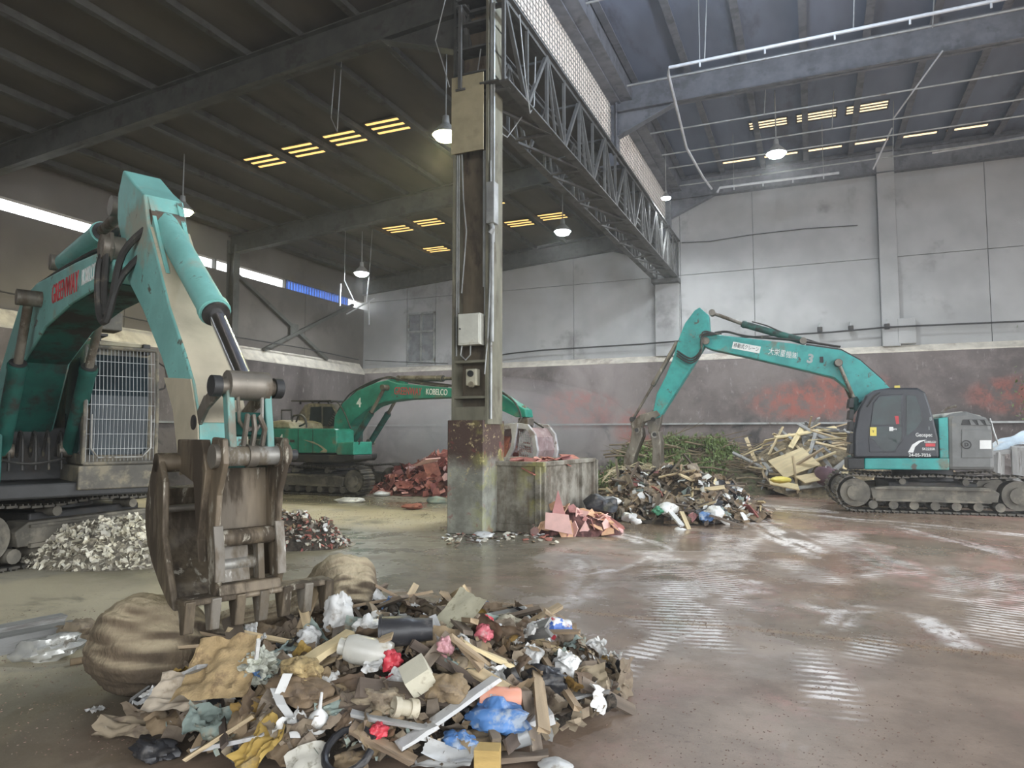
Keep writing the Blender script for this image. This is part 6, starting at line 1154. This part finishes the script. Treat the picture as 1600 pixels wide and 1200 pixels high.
hero('white_sack', lump_me(.4, .3, .2, .35, PLW, 9, (20, 12)), wp(1312, 748, 22.8), (0, 0, 0), 'white sack on the timber pile beside the right tracks', 'sack')
hero('maroon_sack', lump_me(.35, .25, .3, .35, mat('maroon_cloth', (.14, .08, .10), .85), 10, (20, 12)), wp(1292, 745, 22.6), (0, 0, 0), 'maroon sack standing on the timber pile', 'sack')
wplank((1263, 663, 26.5), (1302, 678, 26.3), .14, .08, GWOOD, 'grey beam sticking out at the top of the timber pile', 'beam', 'beam')
q = at(1590, 760, Z=0); HX = Heap(q.x + 1.0, q.y + 2.6, 0, 3.0, 3.6, 2.3, 1, .2, 15)
HX.scatter('scrap_plank', wm, 60, 'plank in the scrap pile at the right edge', 'plank', 'planks at the right edge', .3, .95, (.6, 1.1), .12, 31, .5); HX.mound('timber_mound', mat('scrap_litter', (.16, .15, .14), .9, var=.4, vscale=5, dirt=(.3, .29, .27), damt=.4, dscale=6, bump=.7, world=True), 'grey litter under the scrap pile at the right edge', 'debris', 40, .12)
wplank((1562, 705, 21.5), (1560, 762, 21.5), .35, .12, GWOOD, 'weathered upright post at the right edge behind the machine', 'post', 'post'); wplank((1592, 700, 21.3), (1594, 768, 21.3), .4, .12, GWOOD, 'second weathered upright post at the right edge', 'post', 'post')
wplank((1548, 708, 21.6), (1610, 702, 21.4), .3, .12, GWOOD, 'weathered beam lying across the two upright posts', 'beam', 'beam')
hero('blue_tarp', crumple_me(1.6, .8, .14, mat('pale_blue_tarp', (.50, .60, .68), .5, var=.15, dirt=(.62, .62, .6), damt=.4), 71, 14), wp(1590, 692, 23.5), (R_(25), R_(-18), R_(10)), 'pale blue tarpaulin on the scrap pile at the right edge', 'tarpaulin')
# ------------------------------------------------------------------ litter round the pillar foot and loose floor grit
rr = random.Random(9); bits = [slab_me(.09, .02, m, 800 + i, 5) for i, m in enumerate((CARD, PLW, WOODD, CLOTH, CHIP, REDB))] + [plank_me(.35, .03, .02, WOODD, 5)]
for i in range(120):
    t = rr.random(); px = 690 + 175 * t + rr.gauss(0, 6); py = 838 + rr.gauss(0, 5) + 4 * math.sin(t * 7); q = at(px, py, Z=.02); inst('litter_bit', rr.choice(bits), None, tuple(q), (rr.gauss(0, .25), rr.gauss(0, .25), rr.uniform(0, 6)), (rr.uniform(.5, 1.2),) * 3, label='small litter bit on the floor round the pillar foot', category='litter', group='litter round the pillar foot')
hero('white_rag', lump_me(.18, .14, .06, .45, PLW, 91, (18, 10)), tuple(at(757, 836, Z=.06)), (0, 0, 0), 'white rag on the floor at the pillar foot', 'rag')
b = B()
for i in range(3000):
    k = rr.random()
    if k < .35: px, py = 930 + rr.random() * 620, 955 + rr.random() ** .7 * 245
    elif k < .6: t = rr.random(); px, py = 900 + 700 * t, 955 + 72 * t + rr.gauss(0, 4)
    elif k < .8: px, py = rr.uniform(440, 700), 812 + rr.gauss(0, 7) + 8 * math.sin(px / 40)
    else: px, py = rr.uniform(0, 240), rr.uniform(950, 1180)
    q = at(px, py, Z=0); s_ = rr.uniform(.0015, .006) * (1 + .06 * max(0, q.length - 5)); b.box((q.x, q.y, s_ * .3), (s_ * rr.uniform(1, 3), s_, s_ * .7), rr.uniform(0, 3))
b.obj('floor_grit', mat('grit', (.20, .13, .10), .9, var=.5, vscale=20, dirt=(.42, .34, .27), damt=.4, dscale=9, world=True), None, kind='stuff', label='loose grit and splinters scattered over the floor', category='grit')
# ------------------------------------------------------------------ dust haze filling the hall
if HAZE:
    N = NT('dust_haze'); N.t.nodes.remove(N.p)
    vsn = N.n('ShaderNodeVolumeScatter', {'Color': (.95, .95, .95, 1), 'Density': HAZE, 'Anisotropy': .45}); N.t.links.new(vsn.outputs[0], N.out.inputs['Volume'])
    Nn = NT('pinkish_dust'); Nn.t.nodes.remove(Nn.p); v2 = Nn.n('ShaderNodeVolumeScatter', {'Color': (1, .86, .88, 1), 'Density': .065, 'Anisotropy': .2}); Nn.t.links.new(v2.outputs[0], Nn.out.inputs['Volume'])
    dc = empty('dust_cloud', (-12.6, 26.0, 0), 0, 'pale pinkish dust cloud drifting behind the far green excavator', 'dust')
    for k_ in (1.0, .78, .56, .34):
        b = B(); b.lathe([(max(.002, 6.5 * k_ * math.sin(t / 12 * math.pi)), 2.2 + 2.15 * k_ * -math.cos(t / 12 * math.pi)) for t in range(13)], 28); o_ = b.obj('dust_layer', Nn.m, dc, smooth=True); o_.scale = (1, .62, 1); o_['kind'] = 'stuff'
    B().bb((XL + .1, -9.9, .02), (XR - .1, YB - .1, 14.0)).obj('dust_haze', N.m, None, kind='stuff', label='thin pale dust haze hanging in the air of the hall', category='haze')
